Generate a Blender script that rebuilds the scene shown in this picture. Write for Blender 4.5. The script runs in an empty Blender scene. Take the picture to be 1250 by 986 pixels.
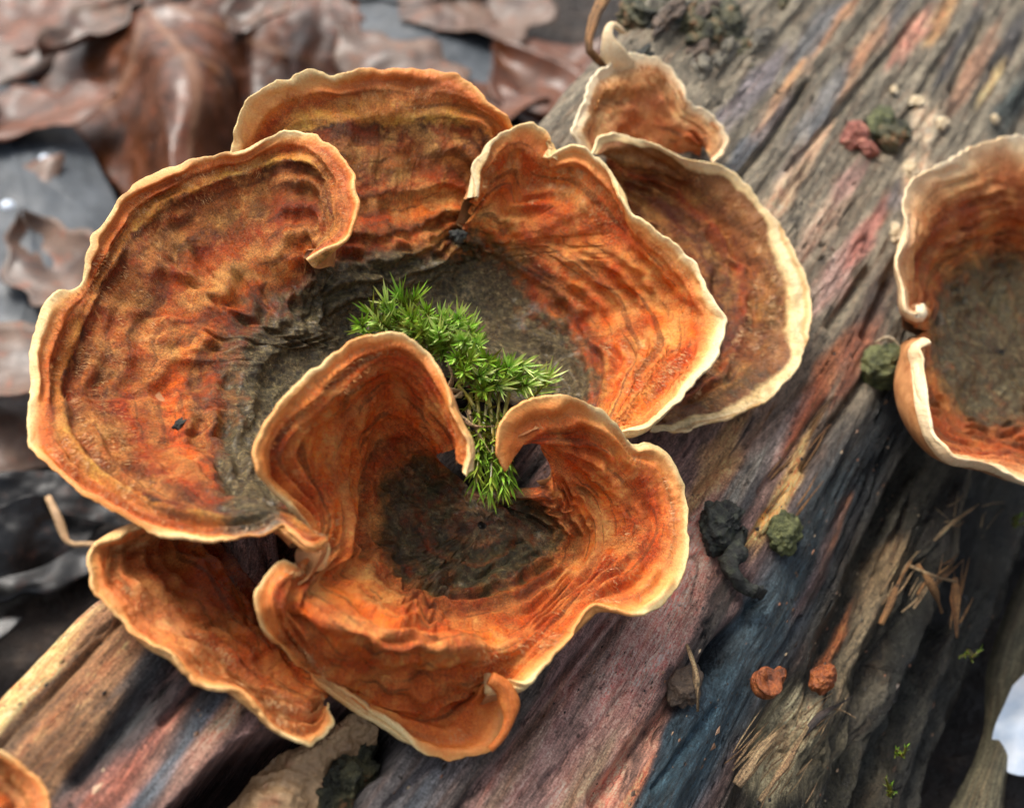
import bpy, math, random
import numpy as np
from mathutils import Vector

random.seed(7)
rng = np.random.default_rng(7)
scene = bpy.context.scene
col = scene.collection

# ------------------------------------------------------------------ camera
U = 1e-4                                   # one photograph pixel at the fungus = 0.1 mm
FPX = 1717.0                               # focal length in photo pixels
S2 = math.sqrt(0.5)
A_C = np.array([0.481, 0.625, 0.615]); A_C /= np.linalg.norm(A_C)           # log axis (camera frame)
N_C = np.array([0, 0, -1.0]) + A_C[2] * A_C; N_C /= np.linalg.norm(N_C)      # log upper face normal
B_C = np.cross(N_C, A_C); B_C /= np.linalg.norm(B_C)
if B_C[0] < 0: B_C = -B_C                                                   # across the log


def tow(v):
    v = np.asarray(v, float)
    return np.stack([v[..., 0], S2 * v[..., 1] + S2 * v[..., 2], S2 * v[..., 1] - S2 * v[..., 2]], -1)


def ray(x, y):
    x = np.asarray(x, float); y = np.asarray(y, float)
    return np.stack([(x - 625) / FPX, (493 - y) / FPX, np.ones_like(x)], -1)


P0C = ray(700, 780) * 0.1817               # a point on the log's upper face, camera frame
GROUND = 0.060                             # log face height above the forest floor
OFF = -tow(P0C) + np.array([0, 0, GROUND])
AW, BW, NW = tow(A_C), tow(B_C), tow(N_C)
P0W = np.array([0, 0, GROUND])


def px(x, y, k):
    """photo pixel + height k (0.1 mm) over the log's upper face -> world"""
    r = ray(x, y)
    d = (P0C @ N_C + np.asarray(k, float) * U) / (r @ N_C)
    return tow(r * d[..., None]) + OFF


def gx(x, y, z):
    """photo pixel + height z (0.1 mm) over the forest floor -> world"""
    r = tow(ray(x, y))
    d = (np.asarray(z, float) * U - OFF[2]) / r[..., 2]
    return r * d[..., None] + OFF


def lc(x, y, k=0):
    q = px(x, y, k) - P0W
    return q @ AW / U, q @ BW / U


cam_d = bpy.data.cameras.new('camera')
cam = bpy.data.objects.new('camera', cam_d)
col.objects.link(cam)
cam.location = OFF
cam.rotation_euler = (math.radians(45), 0, 0)
cam_d.sensor_width = 36
cam_d.lens = FPX / 1250 * 36
cam_d.clip_start = 0.005
cam_d.clip_end = 50
cam_d.dof.use_dof = True
cam_d.dof.focus_distance = 0.185
cam_d.dof.aperture_fstop = 21
scene.camera = cam

# ------------------------------------------------------------------ light
world = bpy.data.worlds.new('World'); scene.world = world
world.use_nodes = True
nt = world.node_tree
bg = nt.nodes['Background']
sky = nt.nodes.new('ShaderNodeTexSky')
sky.sky_type = 'NISHITA'; sky.sun_disc = False
SUN_EL, SUN_AZ = 58, -35                   # azimuth from +y (away from the camera), negative = towards -x
sky.sun_elevation = math.radians(SUN_EL)
sky.sun_rotation = math.radians(SUN_AZ)
sky.dust_density = 6.0; sky.ozone_density = 0.6
hs_ = nt.nodes.new('ShaderNodeHueSaturation'); hs_.inputs['Saturation'].default_value = 0.5      # thin overcast: a whiter sky
nt.links.new(sky.outputs[0], hs_.inputs['Color'])
nt.links.new(hs_.outputs[0], bg.inputs[0])
bg.inputs[1].default_value = 0.10
sl = bpy.data.lights.new('sun', 'SUN')
sl.energy = 1.5; sl.angle = math.radians(30); sl.color = (1, 0.95, 0.87)
so = bpy.data.objects.new('sun', sl); col.objects.link(so)
sd = Vector((math.sin(math.radians(SUN_AZ)) * math.cos(math.radians(SUN_EL)),
             math.cos(math.radians(SUN_AZ)) * math.cos(math.radians(SUN_EL)), math.sin(math.radians(SUN_EL))))
so.rotation_euler = sd.to_track_quat('Z', 'Y').to_euler()
so.location = (0, 0, 2)
scene.view_settings.view_transform = 'Standard'
scene.view_settings.look = 'None'
scene.view_settings.gamma = 1
scene.view_settings.exposure = 1.2
scene.render.engine = 'CYCLES'
scene.cycles.use_denoising = True
scene.cycles.max_bounces = 8


# ------------------------------------------------------------------ noise
def _h(ix, iy, iz, seed):
    h = (ix * 374761393 + iy * 668265263 + iz * 2147483647 + seed * 1274126177) & 0xffffffff
    h = ((h ^ (h >> 13)) * 1274126177) & 0xffffffff
    h = ((h ^ (h >> 16)) * 2246822519) & 0xffffffff
    return ((h ^ (h >> 15)) & 0xffff) / 32767.5 - 1.0


def noise(p, seed=0):
    p = np.asarray(p, float)
    i = np.floor(p).astype(np.int64); fr = p - i
    w = fr * fr * fr * (fr * (fr * 6 - 15) + 10)
    out = 0
    for dx in (0, 1):
        wx = w[..., 0] if dx else 1 - w[..., 0]
        for dy in (0, 1):
            wy = w[..., 1] if dy else 1 - w[..., 1]
            for dz in (0, 1):
                wz = w[..., 2] if dz else 1 - w[..., 2]
                out = out + wx * wy * wz * _h(i[..., 0] + dx, i[..., 1] + dy, i[..., 2] + dz, seed)
    return out


def fbm(p, seed=0, octs=4, gain=0.5):
    p = np.asarray(p, float); a, o = 1.0, 0
    for k in range(octs):
        o = o + a * noise(p + 17.3 * k, seed + k); p = p * 2.03; a *= gain
    return o


def sm(e0, e1, x):
    t = np.clip((x - e0) / (e1 - e0), 0, 1)
    return t * t * (3 - 2 * t)


# ------------------------------------------------------------------ objects
def empty(name, loc, label, cat, group=None):
    o = bpy.data.objects.new(name, None); col.objects.link(o)
    o.location = loc; o.empty_display_size = 0.004
    o['label'] = label; o['category'] = cat
    if group: o['group'] = group
    return o


def tag(o, label, cat, group=None, kind=None):
    o['label'] = label; o['category'] = cat
    if group: o['group'] = group
    if kind: o['kind'] = kind
    return o


def mesh_obj(name, V, F, mat, parent=None, attrs=None, normals=None, smooth=True, origin=None):
    V = np.asarray(V, float).reshape(-1, 3)
    base = np.zeros(3)
    if parent is not None:
        p = parent
        while p is not None:
            base = base + np.array(p.location); p = p.parent
    own = np.zeros(3)
    if origin is not None:
        own = np.asarray(origin, float) - base; base = base + own
    me = bpy.data.meshes.new(name)
    if isinstance(F, np.ndarray):
        nf, k = F.shape
        me.vertices.add(len(V)); me.vertices.foreach_set('co', (V - base).astype(np.float32).ravel())
        me.loops.add(nf * k); me.loops.foreach_set('vertex_index', F.astype(np.int32).ravel())
        me.polygons.add(nf)
        me.polygons.foreach_set('loop_start', np.arange(0, nf * k, k, dtype=np.int32))
        me.polygons.foreach_set('loop_total', np.full(nf, k, dtype=np.int32))
        me.update(calc_edges=True)
    else:
        me.from_pydata((V - base).tolist(), [], F)
    me.polygons.foreach_set('use_smooth', np.full(len(me.polygons), smooth, dtype=bool))
    for an, av in (attrs or {}).items():
        av = np.asarray(av, np.float32)
        if av.ndim == 1:
            at = me.attributes.new(an, 'FLOAT', 'POINT'); at.data.foreach_set('value', av)
        else:
            at = me.attributes.new(an, 'FLOAT_VECTOR', 'POINT'); at.data.foreach_set('vector', av.ravel())
    if normals is not None:
        me.normals_split_custom_set_from_vertices(np.asarray(normals).reshape(-1, 3).tolist())
    me.materials.append(mat)
    o = bpy.data.objects.new(name, me); col.objects.link(o)
    o.location = own
    if parent is not None: o.parent = parent
    return o


def grid_faces(nr, nc, wrap=False):
    i = np.arange(nr - 1)[:, None]; j = np.arange(nc if wrap else nc - 1)[None, :]
    j2 = (j + 1) % nc
    return np.stack([i * nc + j, i * nc + j2, (i + 1) * nc + j2, (i + 1) * nc + j], -1).reshape(-1, 4)


def grid_normals(P, wrap=False):
    du = np.gradient(P, axis=0)
    if wrap:
        dv = np.roll(P, -1, 1) - np.roll(P, 1, 1)
    else:
        dv = np.gradient(P, axis=1)
    n = np.cross(du, dv)
    return n / np.maximum(np.linalg.norm(n, axis=-1, keepdims=True), 1e-12)


# ------------------------------------------------------------------ materials
def lin(c):
    c = np.asarray(c, float) / 255
    return np.where(c <= 0.04045, c / 12.92, ((c + 0.055) / 1.055) ** 2.4)


class NT:
    def __init__(s, name):
        s.m = bpy.data.materials.new(name); s.m.use_nodes = True
        s.t = s.m.node_tree; s.b = s.t.nodes['Principled BSDF']

    def node(s, t, **kw):
        n = s.t.nodes.new(t)
        for k, v in kw.items():
            if k.startswith('i_'):
                n.inputs[k[2:].replace('_', ' ')].default_value = v
            else:
                setattr(n, k, v)
        return n

    def link(s, a, b): s.t.links.new(a, b)

    def val(s, x, sock):
        if hasattr(x, 'is_linked'): s.link(x, sock)
        else: sock.default_value = x

    def math(s, op, a, b=0.0, clamp=False):
        n = s.node('ShaderNodeMath', operation=op, use_clamp=clamp)
        s.val(a, n.inputs[0]); s.val(b, n.inputs[1]); return n.outputs[0]

    def attr(s, name, out='Fac'):
        return s.node('ShaderNodeAttribute', attribute_name=name).outputs[out]

    def obj(s):
        return s.node('ShaderNodeTexCoord').outputs['Object']

    def noise(s, vec, scale, detail=3, rough=0.55, dist=0.0):
        n = s.node('ShaderNodeTexNoise', i_Scale=scale, i_Detail=detail, i_Roughness=rough, i_Distortion=dist)
        s.link(vec, n.inputs['Vector']); return n.outputs['Fac']

    def voronoi(s, vec, scale, feature='F1'):
        n = s.node('ShaderNodeTexVoronoi', i_Scale=scale, feature=feature)
        s.link(vec, n.inputs['Vector']); return n.outputs['Distance']

    def ramp(s, fac, stops, interp='LINEAR'):
        n = s.node('ShaderNodeValToRGB'); cr = n.color_ramp; cr.interpolation = interp
        while len(cr.elements) > 1: cr.elements.remove(cr.elements[-1])
        for i, (p, c) in enumerate(stops):
            e = cr.elements[0] if i == 0 else cr.elements.new(p)
            e.position = p
            e.color = (*c, 1) if hasattr(c, '__len__') else (c, c, c, 1)
        s.val(fac, n.inputs[0]); return n.outputs[0]

    def mix(s, fac, a, b, mode='MIX'):
        n = s.node('ShaderNodeMix', data_type='RGBA', blend_type=mode)
        s.val(fac, n.inputs[0])
        for x, sk in ((a, n.inputs[6]), (b, n.inputs[7])):
            if hasattr(x, 'is_linked'): s.link(x, sk)
            else: sk.default_value = (*x, 1)
        return n.outputs[2]

    def bump(s, h, strength, dist, prev=None):
        n = s.node('ShaderNodeBump', i_Distance=dist); s.val(strength, n.inputs['Strength'])
        s.link(h, n.inputs['Height'])
        if prev is not None: s.link(prev, n.inputs['Normal'])
        return n.outputs[0]

    def out(s, color=None, rough=0.6, normal=None, spec=0.5, coat=0.0, sss=0.0, sss_r=(1, .4, .15), sss_s=0.001):
        b = s.b
        if color is not None: s.val(color if hasattr(color, 'is_linked') else (*color, 1), b.inputs['Base Color'])
        s.val(rough, b.inputs['Roughness']); s.val(spec, b.inputs['Specular IOR Level'])
        if normal is not None: s.link(normal, b.inputs['Normal'])
        s.val(coat, b.inputs['Coat Weight']); b.inputs['Coat Roughness'].default_value = 0.25
        if sss:
            b.inputs['Subsurface Weight'].default_value = sss
            b.inputs['Subsurface Radius'].default_value = sss_r
            b.inputs['Subsurface Scale'].default_value = sss_s
        return s.m


CREAM = lin((255, 222, 158)); TAN = lin((230, 162, 92)); ORANGE = lin((196, 92, 24)); RUST = lin((150, 64, 14))
DEEP = lin((92, 38, 11)); FELT = lin((156, 106, 56)); BROWN = lin((104, 64, 28)); OLIVE = lin((70, 60, 32))
DARK = lin((40, 38, 28)); YELL = lin((190, 142, 70))


def cap_mat(name, stops, blot=0.55, felt=0.45, warp=0.10, sat=RUST, gain=1.6):
    """zoned, felted upper side of a bracket: colour runs with s, 0 at the base and 1 at the growing edge"""
    g = NT(name); o = g.obj(); s = g.attr('s'); alg = g.attr('alg')
    st = g.attr('st', 'Vector')
    n1 = g.noise(o, 230, 2); n2 = g.noise(o, 900, 3)
    edge = g.math('SUBTRACT', 1.0, g.math('POWER', s, 8))
    w = g.math('ADD', g.math('MULTIPLY', g.math('SUBTRACT', n1, 0.5), warp),
               g.math('MULTIPLY', g.math('SUBTRACT', n2, 0.5), warp * 0.6))
    sw = g.math('ADD', s, g.math('MULTIPLY', w, edge))
    sw = g.math('SUBTRACT', sw, g.math('MULTIPLY', g.math('SUBTRACT', 1.0, g.attr('pale'), True), g.ramp(s, [(0.84, 0), (0.95, 0.075), (1.0, 0.055)])))
    c = g.ramp(sw, [(p, np.asarray(q) * (gain if 0.2 < p < 0.93 else 1.0) * min(1.0, 0.86 / max(np.asarray(q) * (gain if 0.2 < p < 0.93 else 1.0)))) for p, q in stops])
    sat = np.asarray(sat) * gain
    # rusty wet blotches and tan felt tufts
    body = g.ramp(s, [(0.0, 1), (0.86, 1), (0.95, 0.1)])
    b1 = g.math('MULTIPLY', g.ramp(g.noise(o, 290, 5, 0.62, 0.5), [(0.46, 0), (0.58, 1)]), body)
    c = g.mix(g.math('MULTIPLY', b1, blot), c, sat)
    b2 = g.math('MULTIPLY', g.ramp(g.noise(o, 340, 6, 0.7, 0.3), [(0.48, 0), (0.6, 1)]), body)
    c = g.mix(g.math('MULTIPLY', b2, felt), c, lin((222, 164, 102)))
    # the growing edge is cream in places and tan or orange in others
    pm = g.math('MULTIPLY', g.math('SUBTRACT', 1.0, g.attr('pale'), True), g.ramp(s, [(0.86, 0), (0.93, 0.3), (1.0, 0.0)]))
    c = g.mix(pm, c, lin((196, 112, 46)))
    c = g.mix(g.math('MULTIPLY', g.ramp(g.noise(o, 110, 3, 0.6), [(0.42, 0.75), (0.58, 0)]), body), c, g.mix(1.0, c, lin((206, 150, 112)), 'MULTIPLY'))
    # radial fibres
    fib = g.noise(st, 1.0, 4, 0.65)
    c = g.mix(g.ramp(s, [(0.86, 0.4), (0.97, 0.12)]), c, g.ramp(fib, [(0.3, 0.3), (0.7, 0.95)]), 'SOFT_LIGHT')
    # fine concentric dark lines
    rings = g.noise(g.attr('rs', 'Vector'), 1.0, 2, 0.5)
    c = g.mix(g.math('MULTIPLY', g.math('MULTIPLY', g.ramp(rings, [(0.36, 1), (0.43, 0)]), body), 0.6), c, lin((92, 48, 20)))
    # algae / old dark centre: grades from rust through olive to near black
    na = g.noise(o, 420, 6, 0.7)
    fa = g.math('ADD', g.math('MULTIPLY', alg, 1.25), g.math('MULTIPLY', g.math('SUBTRACT', na, 0.5), 1.5))
    fa = g.ramp(fa, [(0.15, 0), (1.05, 1)])
    ca = g.ramp(g.noise(o, 1300, 5, 0.75), [(0.32, lin((28, 27, 19))), (0.45, lin((60, 56, 40))), (0.56, lin((92, 84, 62))), (0.68, lin((150, 136, 108)))])
    c = g.mix(g.ramp(fa, [(0.05, 0), (0.5, 0.75)]), c, g.mix(1.0, c, lin((150, 140, 92)), 'MULTIPLY'))
    c = g.mix(g.ramp(fa, [(0.4, 0), (0.8, 0.92)]), c, ca)
    # speckle
    sp = g.noise(o, 4200, 4, 0.75)
    c = g.mix(g.ramp(s, [(0.86, 0.75), (0.97, 0.3)]), c, g.ramp(sp, [(0.36, 0.15), (0.64, 0.92)]), 'OVERLAY')
    c = g.mix(body, c, g.mix(1.0, c, (1.0, 0.96, 0.74), 'MULTIPLY'))
    gl = g.ramp(g.noise(o, 7000, 2, 0.6), [(0.6, 0), (0.7, 0.55)])  # micro glints of the felt put into the colour as pale specks
    c = g.mix(g.math('MULTIPLY', gl, g.ramp(g.noise(o, 500, 3), [(0.42, 0.15), (0.6, 1)])), c, lin((226, 186, 128)))
    bp = g.bump(g.noise(o, 1700, 6, 0.78), g.ramp(s, [(0.86, 0.9), (0.97, 0.45)]), 0.0006)
    bp = g.bump(fib, 0.6, 0.0003, bp)
    rough = g.ramp(g.noise(o, 700, 3), [(0.38, 0.24), (0.62, 0.46)])
    return g.out(c, rough, bp, spec=0.35, coat=g.math('MULTIPLY', fa, 0.15), sss=0.06, sss_s=0.0008)


def under_mat(name):
    g = NT(name); o = g.obj()
    c = g.ramp(g.noise(o, 500, 4), [(0.3, lin((150, 92, 48))), (0.7, lin((196, 140, 88)))])
    bp = g.bump(g.noise(o, 2500, 4), 0.4, 0.0002)
    return g.out(c, 0.6, bp, sss=0.1)


STD = [(0.0, DARK), (0.14, OLIVE), (0.24, BROWN), (0.31, DEEP), (0.36, FELT), (0.42, RUST), (0.47, BROWN), (0.52, ORANGE), (0.57, FELT), (0.62, RUST), (0.67, BROWN), (0.72, lin((150, 100, 54))),
       (0.77, lin((112, 60, 26))), (0.805, lin((62, 36, 16))), (0.82, YELL), (0.85, lin((176, 112, 52))), (0.875, lin((150, 66, 22))), (0.91, lin((188, 98, 38))), (0.955, TAN), (0.99, CREAM)]
UNDER = under_mat('bracket_underside')


def felt_mat():
    g = NT('felt_hair'); o = g.obj(); alg = g.attr('alg')
    c = g.ramp(g.noise(o, 600, 4, 0.7), [(0.36, lin((158, 84, 34))), (0.5, lin((204, 140, 80))), (0.62, lin((232, 188, 128)))])
    c = g.mix(g.ramp(alg, [(0.2, 0), (0.8, 0.8)]), c, lin((110, 100, 66)))
    return g.out(c, 0.42, None, spec=0.5)


FELTM = felt_mat()


# ------------------------------------------------------------------ bracket lofts
def catmull(pts, m=10):
    p = np.asarray(pts, float); n = len(p)
    if n == 2:
        t = np.linspace(0, 1, m + 1)[:, None]; return p[0] * (1 - t) + p[1] * t, [0, m]
    d = np.maximum(np.linalg.norm(np.diff(p[:, :2], axis=0), axis=1), 1e-3) ** 0.5
    T = np.concatenate([[0], np.cumsum(d)])
    tan = np.zeros_like(p)
    for i in range(n):
        if i == 0: tan[i] = (p[1] - p[0]) / d[0]
        elif i == n - 1: tan[i] = (p[-1] - p[-2]) / d[-1]
        else:
            tan[i] = ((p[i] - p[i-1]) / d[i-1] * d[i] + (p[i+1] - p[i]) / d[i] * d[i-1]) / (d[i] + d[i-1])
    out, idx = [], [0]
    for i in range(n - 1):
        t = np.arange(m)[:, None] / m; h = d[i]
        out.append((2*t**3 - 3*t**2 + 1) * p[i] + (t**3 - 2*t**2 + t) * h * tan[i] + (-2*t**3 + 3*t**2) * p[i+1] + (t**3 - t**2) * h * tan[i+1])
        idx.append((i + 1) * m)
    out.append(p[-1:])
    return np.concatenate(out), idx


def ring_curve(ring):
    pts = [q[:3] for q in ring]
    keys = [i for i, q in enumerate(ring) if len(q) > 3 or i in (0, len(ring) - 1)]
    dense, idx = catmull(pts)
    al = np.concatenate([[0], np.cumsum(np.linalg.norm(np.diff(dense, axis=0), axis=1))])
    return dense, al, [al[idx[k]] for k in keys]


def loft_grid(rings, nt, ns):
    """rings: [(s, [(x, y, k[, key])...])] -> grid (ns, nt, 3) in pixel/height space"""
    cs = [ring_curve(r) for _, r in rings]
    ref = cs[-1][2]; kt = np.array(ref) / ref[-1]
    T = np.linspace(0, 1, nt)
    R = []
    for dense, al, ka in cs:
        if len(ka) != len(kt): raise ValueError('ring keys %d vs %d' % (len(ka), len(kt)))
        want = np.interp(T, kt, ka)
        R.append(np.stack([np.interp(want, al, dense[:, j]) for j in range(3)], -1))
    R = np.array(R); S = np.array([s for s, _ in rings])
    s = np.linspace(0, 1, ns)
    n = len(S); G = np.zeros((ns, nt, 3))
    tan = np.zeros_like(R)
    for i in range(n):
        if n == 2 or i == 0: tan[i] = (R[1] - R[0]) / (S[1] - S[0]) if i == 0 else (R[-1] - R[-2]) / (S[-1] - S[-2])
        elif i == n - 1: tan[i] = (R[-1] - R[-2]) / (S[-1] - S[-2])
        else:
            d0, d1 = S[i] - S[i-1], S[i+1] - S[i]
            tan[i] = ((R[i] - R[i-1]) / d0 * d1 + (R[i+1] - R[i]) / d1 * d0) / (d0 + d1)
    for i in range(n - 1):
        m = (s >= S[i] - 1e-9) & (s <= S[i+1] + 1e-9); h = S[i+1] - S[i]
        t = ((s[m] - S[i]) / h)[:, None, None]
        G[m] = (2*t**3 - 3*t**2 + 1) * R[i] + (t**3 - 2*t**2 + t) * h * tan[i] + (-2*t**3 + 3*t**2) * R[i+1] + (t**3 - t**2) * h * tan[i+1]
    return G, s, T


def bracket(name, rings, mat, label, group, nt=300, ns=110, steps=(), wave=7, lump=5, thick=6, seed=1, alg=None, rough_edge=2.5,
            ripples=4, bow=0, margin_s=0.93, mouth=px, extra_cat='bracket fungus', hairs=13000, pale=None, crease=4, broad=6, hair_s=0.32):
    G, s, T = loft_grid(rings, nt, ns)
    G[..., 2] += bow * np.sin(np.pi * s)[:, None]
    P = mouth(G[..., 0], G[..., 1], G[..., 2])
    N = grid_normals(P)
    view = OFF - P
    if np.sum(N * view) < 0: N = -N
    al = np.concatenate([[0], np.cumsum(np.linalg.norm(np.diff(P[-1], axis=0), axis=1))])      # metres along the edge
    SS, TT = np.meshgrid(s, al, indexing='ij')
    rad = np.linalg.norm(np.diff(P, axis=0), axis=-1).sum(0).mean()                            # mean radial length
    tv = TT / U; rv = SS * rad / U
    # warped zones so that the growth lines wander
    q = np.stack([tv / 90, SS * 2.0, np.full_like(SS, seed * 3.1)], -1)
    sw = SS + 0.025 * fbm(q, seed, 3) * (1 - SS ** 6)
    D = np.zeros_like(SS)
    for s0, hgt, wd in steps:                      # a growth step: a lip that falls off inwards
        x = (sw - s0) / wd
        var = 0.55 + 0.45 * noise(np.stack([tv / 120, np.full_like(SS, s0 * 20), np.full_like(SS, seed)], -1), seed)
        D += hgt * var * np.where(x > 0, np.exp(-x * 0.8), np.exp(-(x * 3.5) ** 2))
    fade = sm(0.03, 0.3, SS)
    dl = np.linalg.norm(np.gradient(P, axis=1), axis=-1); conv = np.clip(dl / np.maximum(np.percentile(dl[-1], 70), 1e-9), 0, 1) ** 1.3
    D += broad * sm(0.05, 0.2, SS) * (1 - 0.7 * sm(0.85, 1, SS)) * fbm(np.stack([tv / 150, sw * rad / U / 26, SS * 0 + seed], -1), seed + 21, 2)
    D += 1.5 * ripples * fade * np.sin(sw * rad / U / 4.2 + 2 * noise(q * 2, seed + 5)) * sm(-0.3, 0.5, noise(np.stack([tv / 70, SS * 5, SS * 0 + 4], -1), seed + 9))
    D += wave * fade * conv * fbm(np.stack([tv / 75, SS * 1.3, SS * 0], -1), seed + 2, 2)             # radial pleats
    D += wave * 0.35 * fade * conv * noise(np.stack([tv / 26, SS * 1.6, SS * 0], -1), seed + 3)
    D += lump * fbm(P / U / 48, seed + 4, 2)
    D += lump * 0.2 * fbm(P / U / 11, seed + 6, 3)
    cz = noise(np.stack([tv / 55 + 0.6 * noise(np.stack([tv / 40, SS * 6, SS * 0], -1), seed + 12), SS * 1.1, SS * 0 + 7], -1), seed + 13)
    D -= crease * conv * np.exp(-(cz / 0.16) ** 2) * sm(0.22, 0.5, SS) * (1 - sm(0.6, 0.85, SS))
    te = sm(0, 0.03, SS * 0 + np.linspace(0, 1, nt)[None]) * (1 - sm(0.97, 1, SS * 0 + np.linspace(0, 1, nt)[None]))
    D *= te + (1 - te) * sm(0.35, 0.7, SS)
    D *= 1 - 0.45 * SS ** 10
    dr = np.linalg.norm(np.gradient(P, axis=0), axis=-1); D *= np.clip(dr / (0.55 * dr.mean()), 0.15, 1)
    Pb, Nb = P, N
    P = P + N * (D * U)[..., None]
    Od = P[-1] - P[-4]; Od /= np.maximum(np.linalg.norm(Od, axis=-1, keepdims=True), 1e-9)
    jag = rough_edge * fbm(np.stack([al / U / 16, al * 0, al * 0 + seed], -1), seed + 7, 3)
    P = P + Od[None] * (jag * U)[None, :, None] * (SS ** 14)[..., None]
    N = grid_normals(P)
    if np.sum(N * view) < 0: N = -N
    # edge roll and underside
    th = thick * U * (0.8 + 0.25 * noise(np.stack([al / U / 60, al * 0, al * 0], -1), seed))
    rows = [P]; srow = [SS]
    cen = P[-1] - N[-1] * (th / 2)[:, None]
    for ph in np.linspace(0, math.pi, 8)[1:-1]:
        rows.append((cen + (N[-1] * math.cos(ph) + Od * math.sin(ph)) * (th / 2)[:, None])[None]); srow.append(np.full((1, nt), 1.0 + 0.02 * ph))
    thk = th[None, :] * (1 + 0.8 * (1 - SS))
    w12 = (SS ** 12)[..., None]
    under = (1 - w12) * (Pb - Nb * (thk + 14 * U)[..., None]) + w12 * (P - N * thk[..., None])
    rows.append(under[::-1]); srow.append(2.0 - SS[::-1])
    A = np.concatenate(rows); SA = np.concatenate(srow)
    NA = grid_normals(A)
    if np.sum(NA[:ns] * N) < 0: NA = -NA; flip = True
    else: flip = False
    tA = np.broadcast_to(al / U, SA.shape)
    radA = np.clip(SA, 0, 1) * rad / U
    ra = np.concatenate([rv, np.full((6, nt), rad / U), rv[::-1]])
    st = np.stack([tA / 9, ra / 90, np.full_like(SA, seed)], -1)
    rs = np.stack([tA / 190, np.concatenate([sw, np.ones((6, nt)), sw[::-1]]) * rad / U / 9, np.full_like(SA, seed * 2.0)], -1)
    if alg is None: av = 1 - sm(0.05, 0.3, SA)
    else:
        gx_, gy_ = G[..., 0], G[..., 1]
        a0 = alg(gx_, gy_, SS)
        av = np.concatenate([a0, np.zeros((6, nt)), a0[::-1]])
    pv = 0.5 + 0.75 * fbm(np.stack([tv / 110, SS * 1.5, SS * 0 + seed], -1), seed + 44, 3)
    if pale is not None: pv = pv + pale(G[..., 0], G[..., 1], SS)
    pv = np.clip(np.concatenate([pv, np.repeat(pv[-1:], 6, 0), pv[::-1]]), 0, 1)
    base = P[0].mean(0)
    root = empty(name, base, label, extra_cat, group)
    i0 = int(margin_s * (ns - 1)); i1 = len(A) - 1 - i0
    for nm, r0, r1, mt in (('cap', 0, i0, mat), ('margin', i0, i1, mat), ('underside', i1, len(A) - 1 - int(0.3 * ns), UNDER)):
        sub = A[r0:r1+1]; F = grid_faces(r1 + 1 - r0, nt)
        if not flip: F = F[:, ::-1]
        sl_ = slice(r0, r1 + 1)
        o = mesh_obj(nm, sub, F, mt, root, {'s': np.clip(SA[sl_], 0, 1.0).ravel() if nm != 'margin' else np.where(SA[sl_] > 1.2, 2.0 - SA[sl_], np.minimum(SA[sl_], 1)).ravel(),
                     'alg': av[sl_].ravel(), 'st': st[sl_].reshape(-1, 3), 'rs': rs[sl_].reshape(-1, 3), 'pale': pv[sl_].ravel()}, NA[sl_])
    # felt: short radial hairs standing on the cap
    if hairs:
        r = np.random.default_rng(seed + 900)
        m = int(hairs * 2.2)
        hs = r.uniform(0.03, 0.97, m) ** 0.6; ht = r.integers(1, nt - 1, m)
        hs = np.clip(hair_s + hs * (0.94 - hair_s), hair_s, 0.93)
        hi = np.clip((hs * (ns - 1)).astype(int), 1, ns - 2)
        keep = fbm(np.stack([tv[hi, ht] / 40, rv[hi, ht] / 60, hs * 0 + seed], -1), seed + 33, 3) + r.normal(size=m) * 0.3 > 0.12
        keep &= conv[hi, ht] > 0.6
        hi, ht = hi[keep], ht[keep]; m = len(hi)
        fr = r.random(m)[:, None]
        c0 = P[hi, ht] * (1 - fr) + P[hi + 1, ht] * fr
        fr = r.random(m)[:, None]; c0 = c0 * (1 - fr) + fr * (P[hi, ht + 1] + c0 - P[hi, ht])
        od = P[hi + 1, ht] - P[hi - 1, ht]; od /= np.linalg.norm(od, axis=1, keepdims=True)
        nn = N[hi, ht]; sd2 = np.cross(od, nn)
        ln = r.uniform(4, 11, m)[:, None] * U
        d1 = od + nn * r.uniform(0.1, 0.55, m)[:, None] + sd2 * r.normal(size=(m, 1)) * 0.45
        d1 /= np.linalg.norm(d1, axis=1, keepdims=True)
        wv = np.cross(d1, nn + 0.4 * r.normal(size=(m, 3))); wv /= np.linalg.norm(wv, axis=1, keepdims=True)
        wv *= r.uniform(0.3, 0.6, m)[:, None] * U
        V = np.stack([c0 - wv - nn * U, c0 + wv - nn * U, c0 + d1 * ln + nn * U * 0.5], 1).reshape(-1, 3)
        rp = lambda a_: np.repeat(a_, 3, 0)
        fo = mesh_obj('felt', V, np.arange(3 * m).reshape(-1, 3), FELTM, root, {'s': rp(SS[hi, ht]), 'alg': rp(av[hi, ht]), 'st': rp(st[hi, ht]), 'rs': rp(rs[hi, ht]), 'pale': rp(pv[hi, ht])}, smooth=False)
        fo['kind'] = 'stuff'
    return root, P, N


def blob(cx, cy, r0, r1, sx=1.0, sy=1.0):
    def f(x, y, s): return 1 - sm(r0, r1, np.hypot((x - cx) / sx, (y - cy) / sy))
    return f


def amax(*fs):
    def f(x, y, s):
        return np.max([g(x, y, s) for g in fs], axis=0)
    return f


# ================================================================== forest floor
def floor_mat():
    g = NT('dark_soil'); o = g.obj()
    c = g.ramp(g.noise(o, 160, 5, 0.65), [(0.3, lin((24, 19, 16))), (0.55, lin((46, 36, 30))), (0.75, lin((84, 70, 58)))])
    bp = g.bump(g.noise(o, 320, 5, 0.7), 1.0, 0.003)
    return g.out(c, g.ramp(g.noise(o, 200, 3), [(0.4, 0.35), (0.6, 0.8)]), bp)


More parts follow.
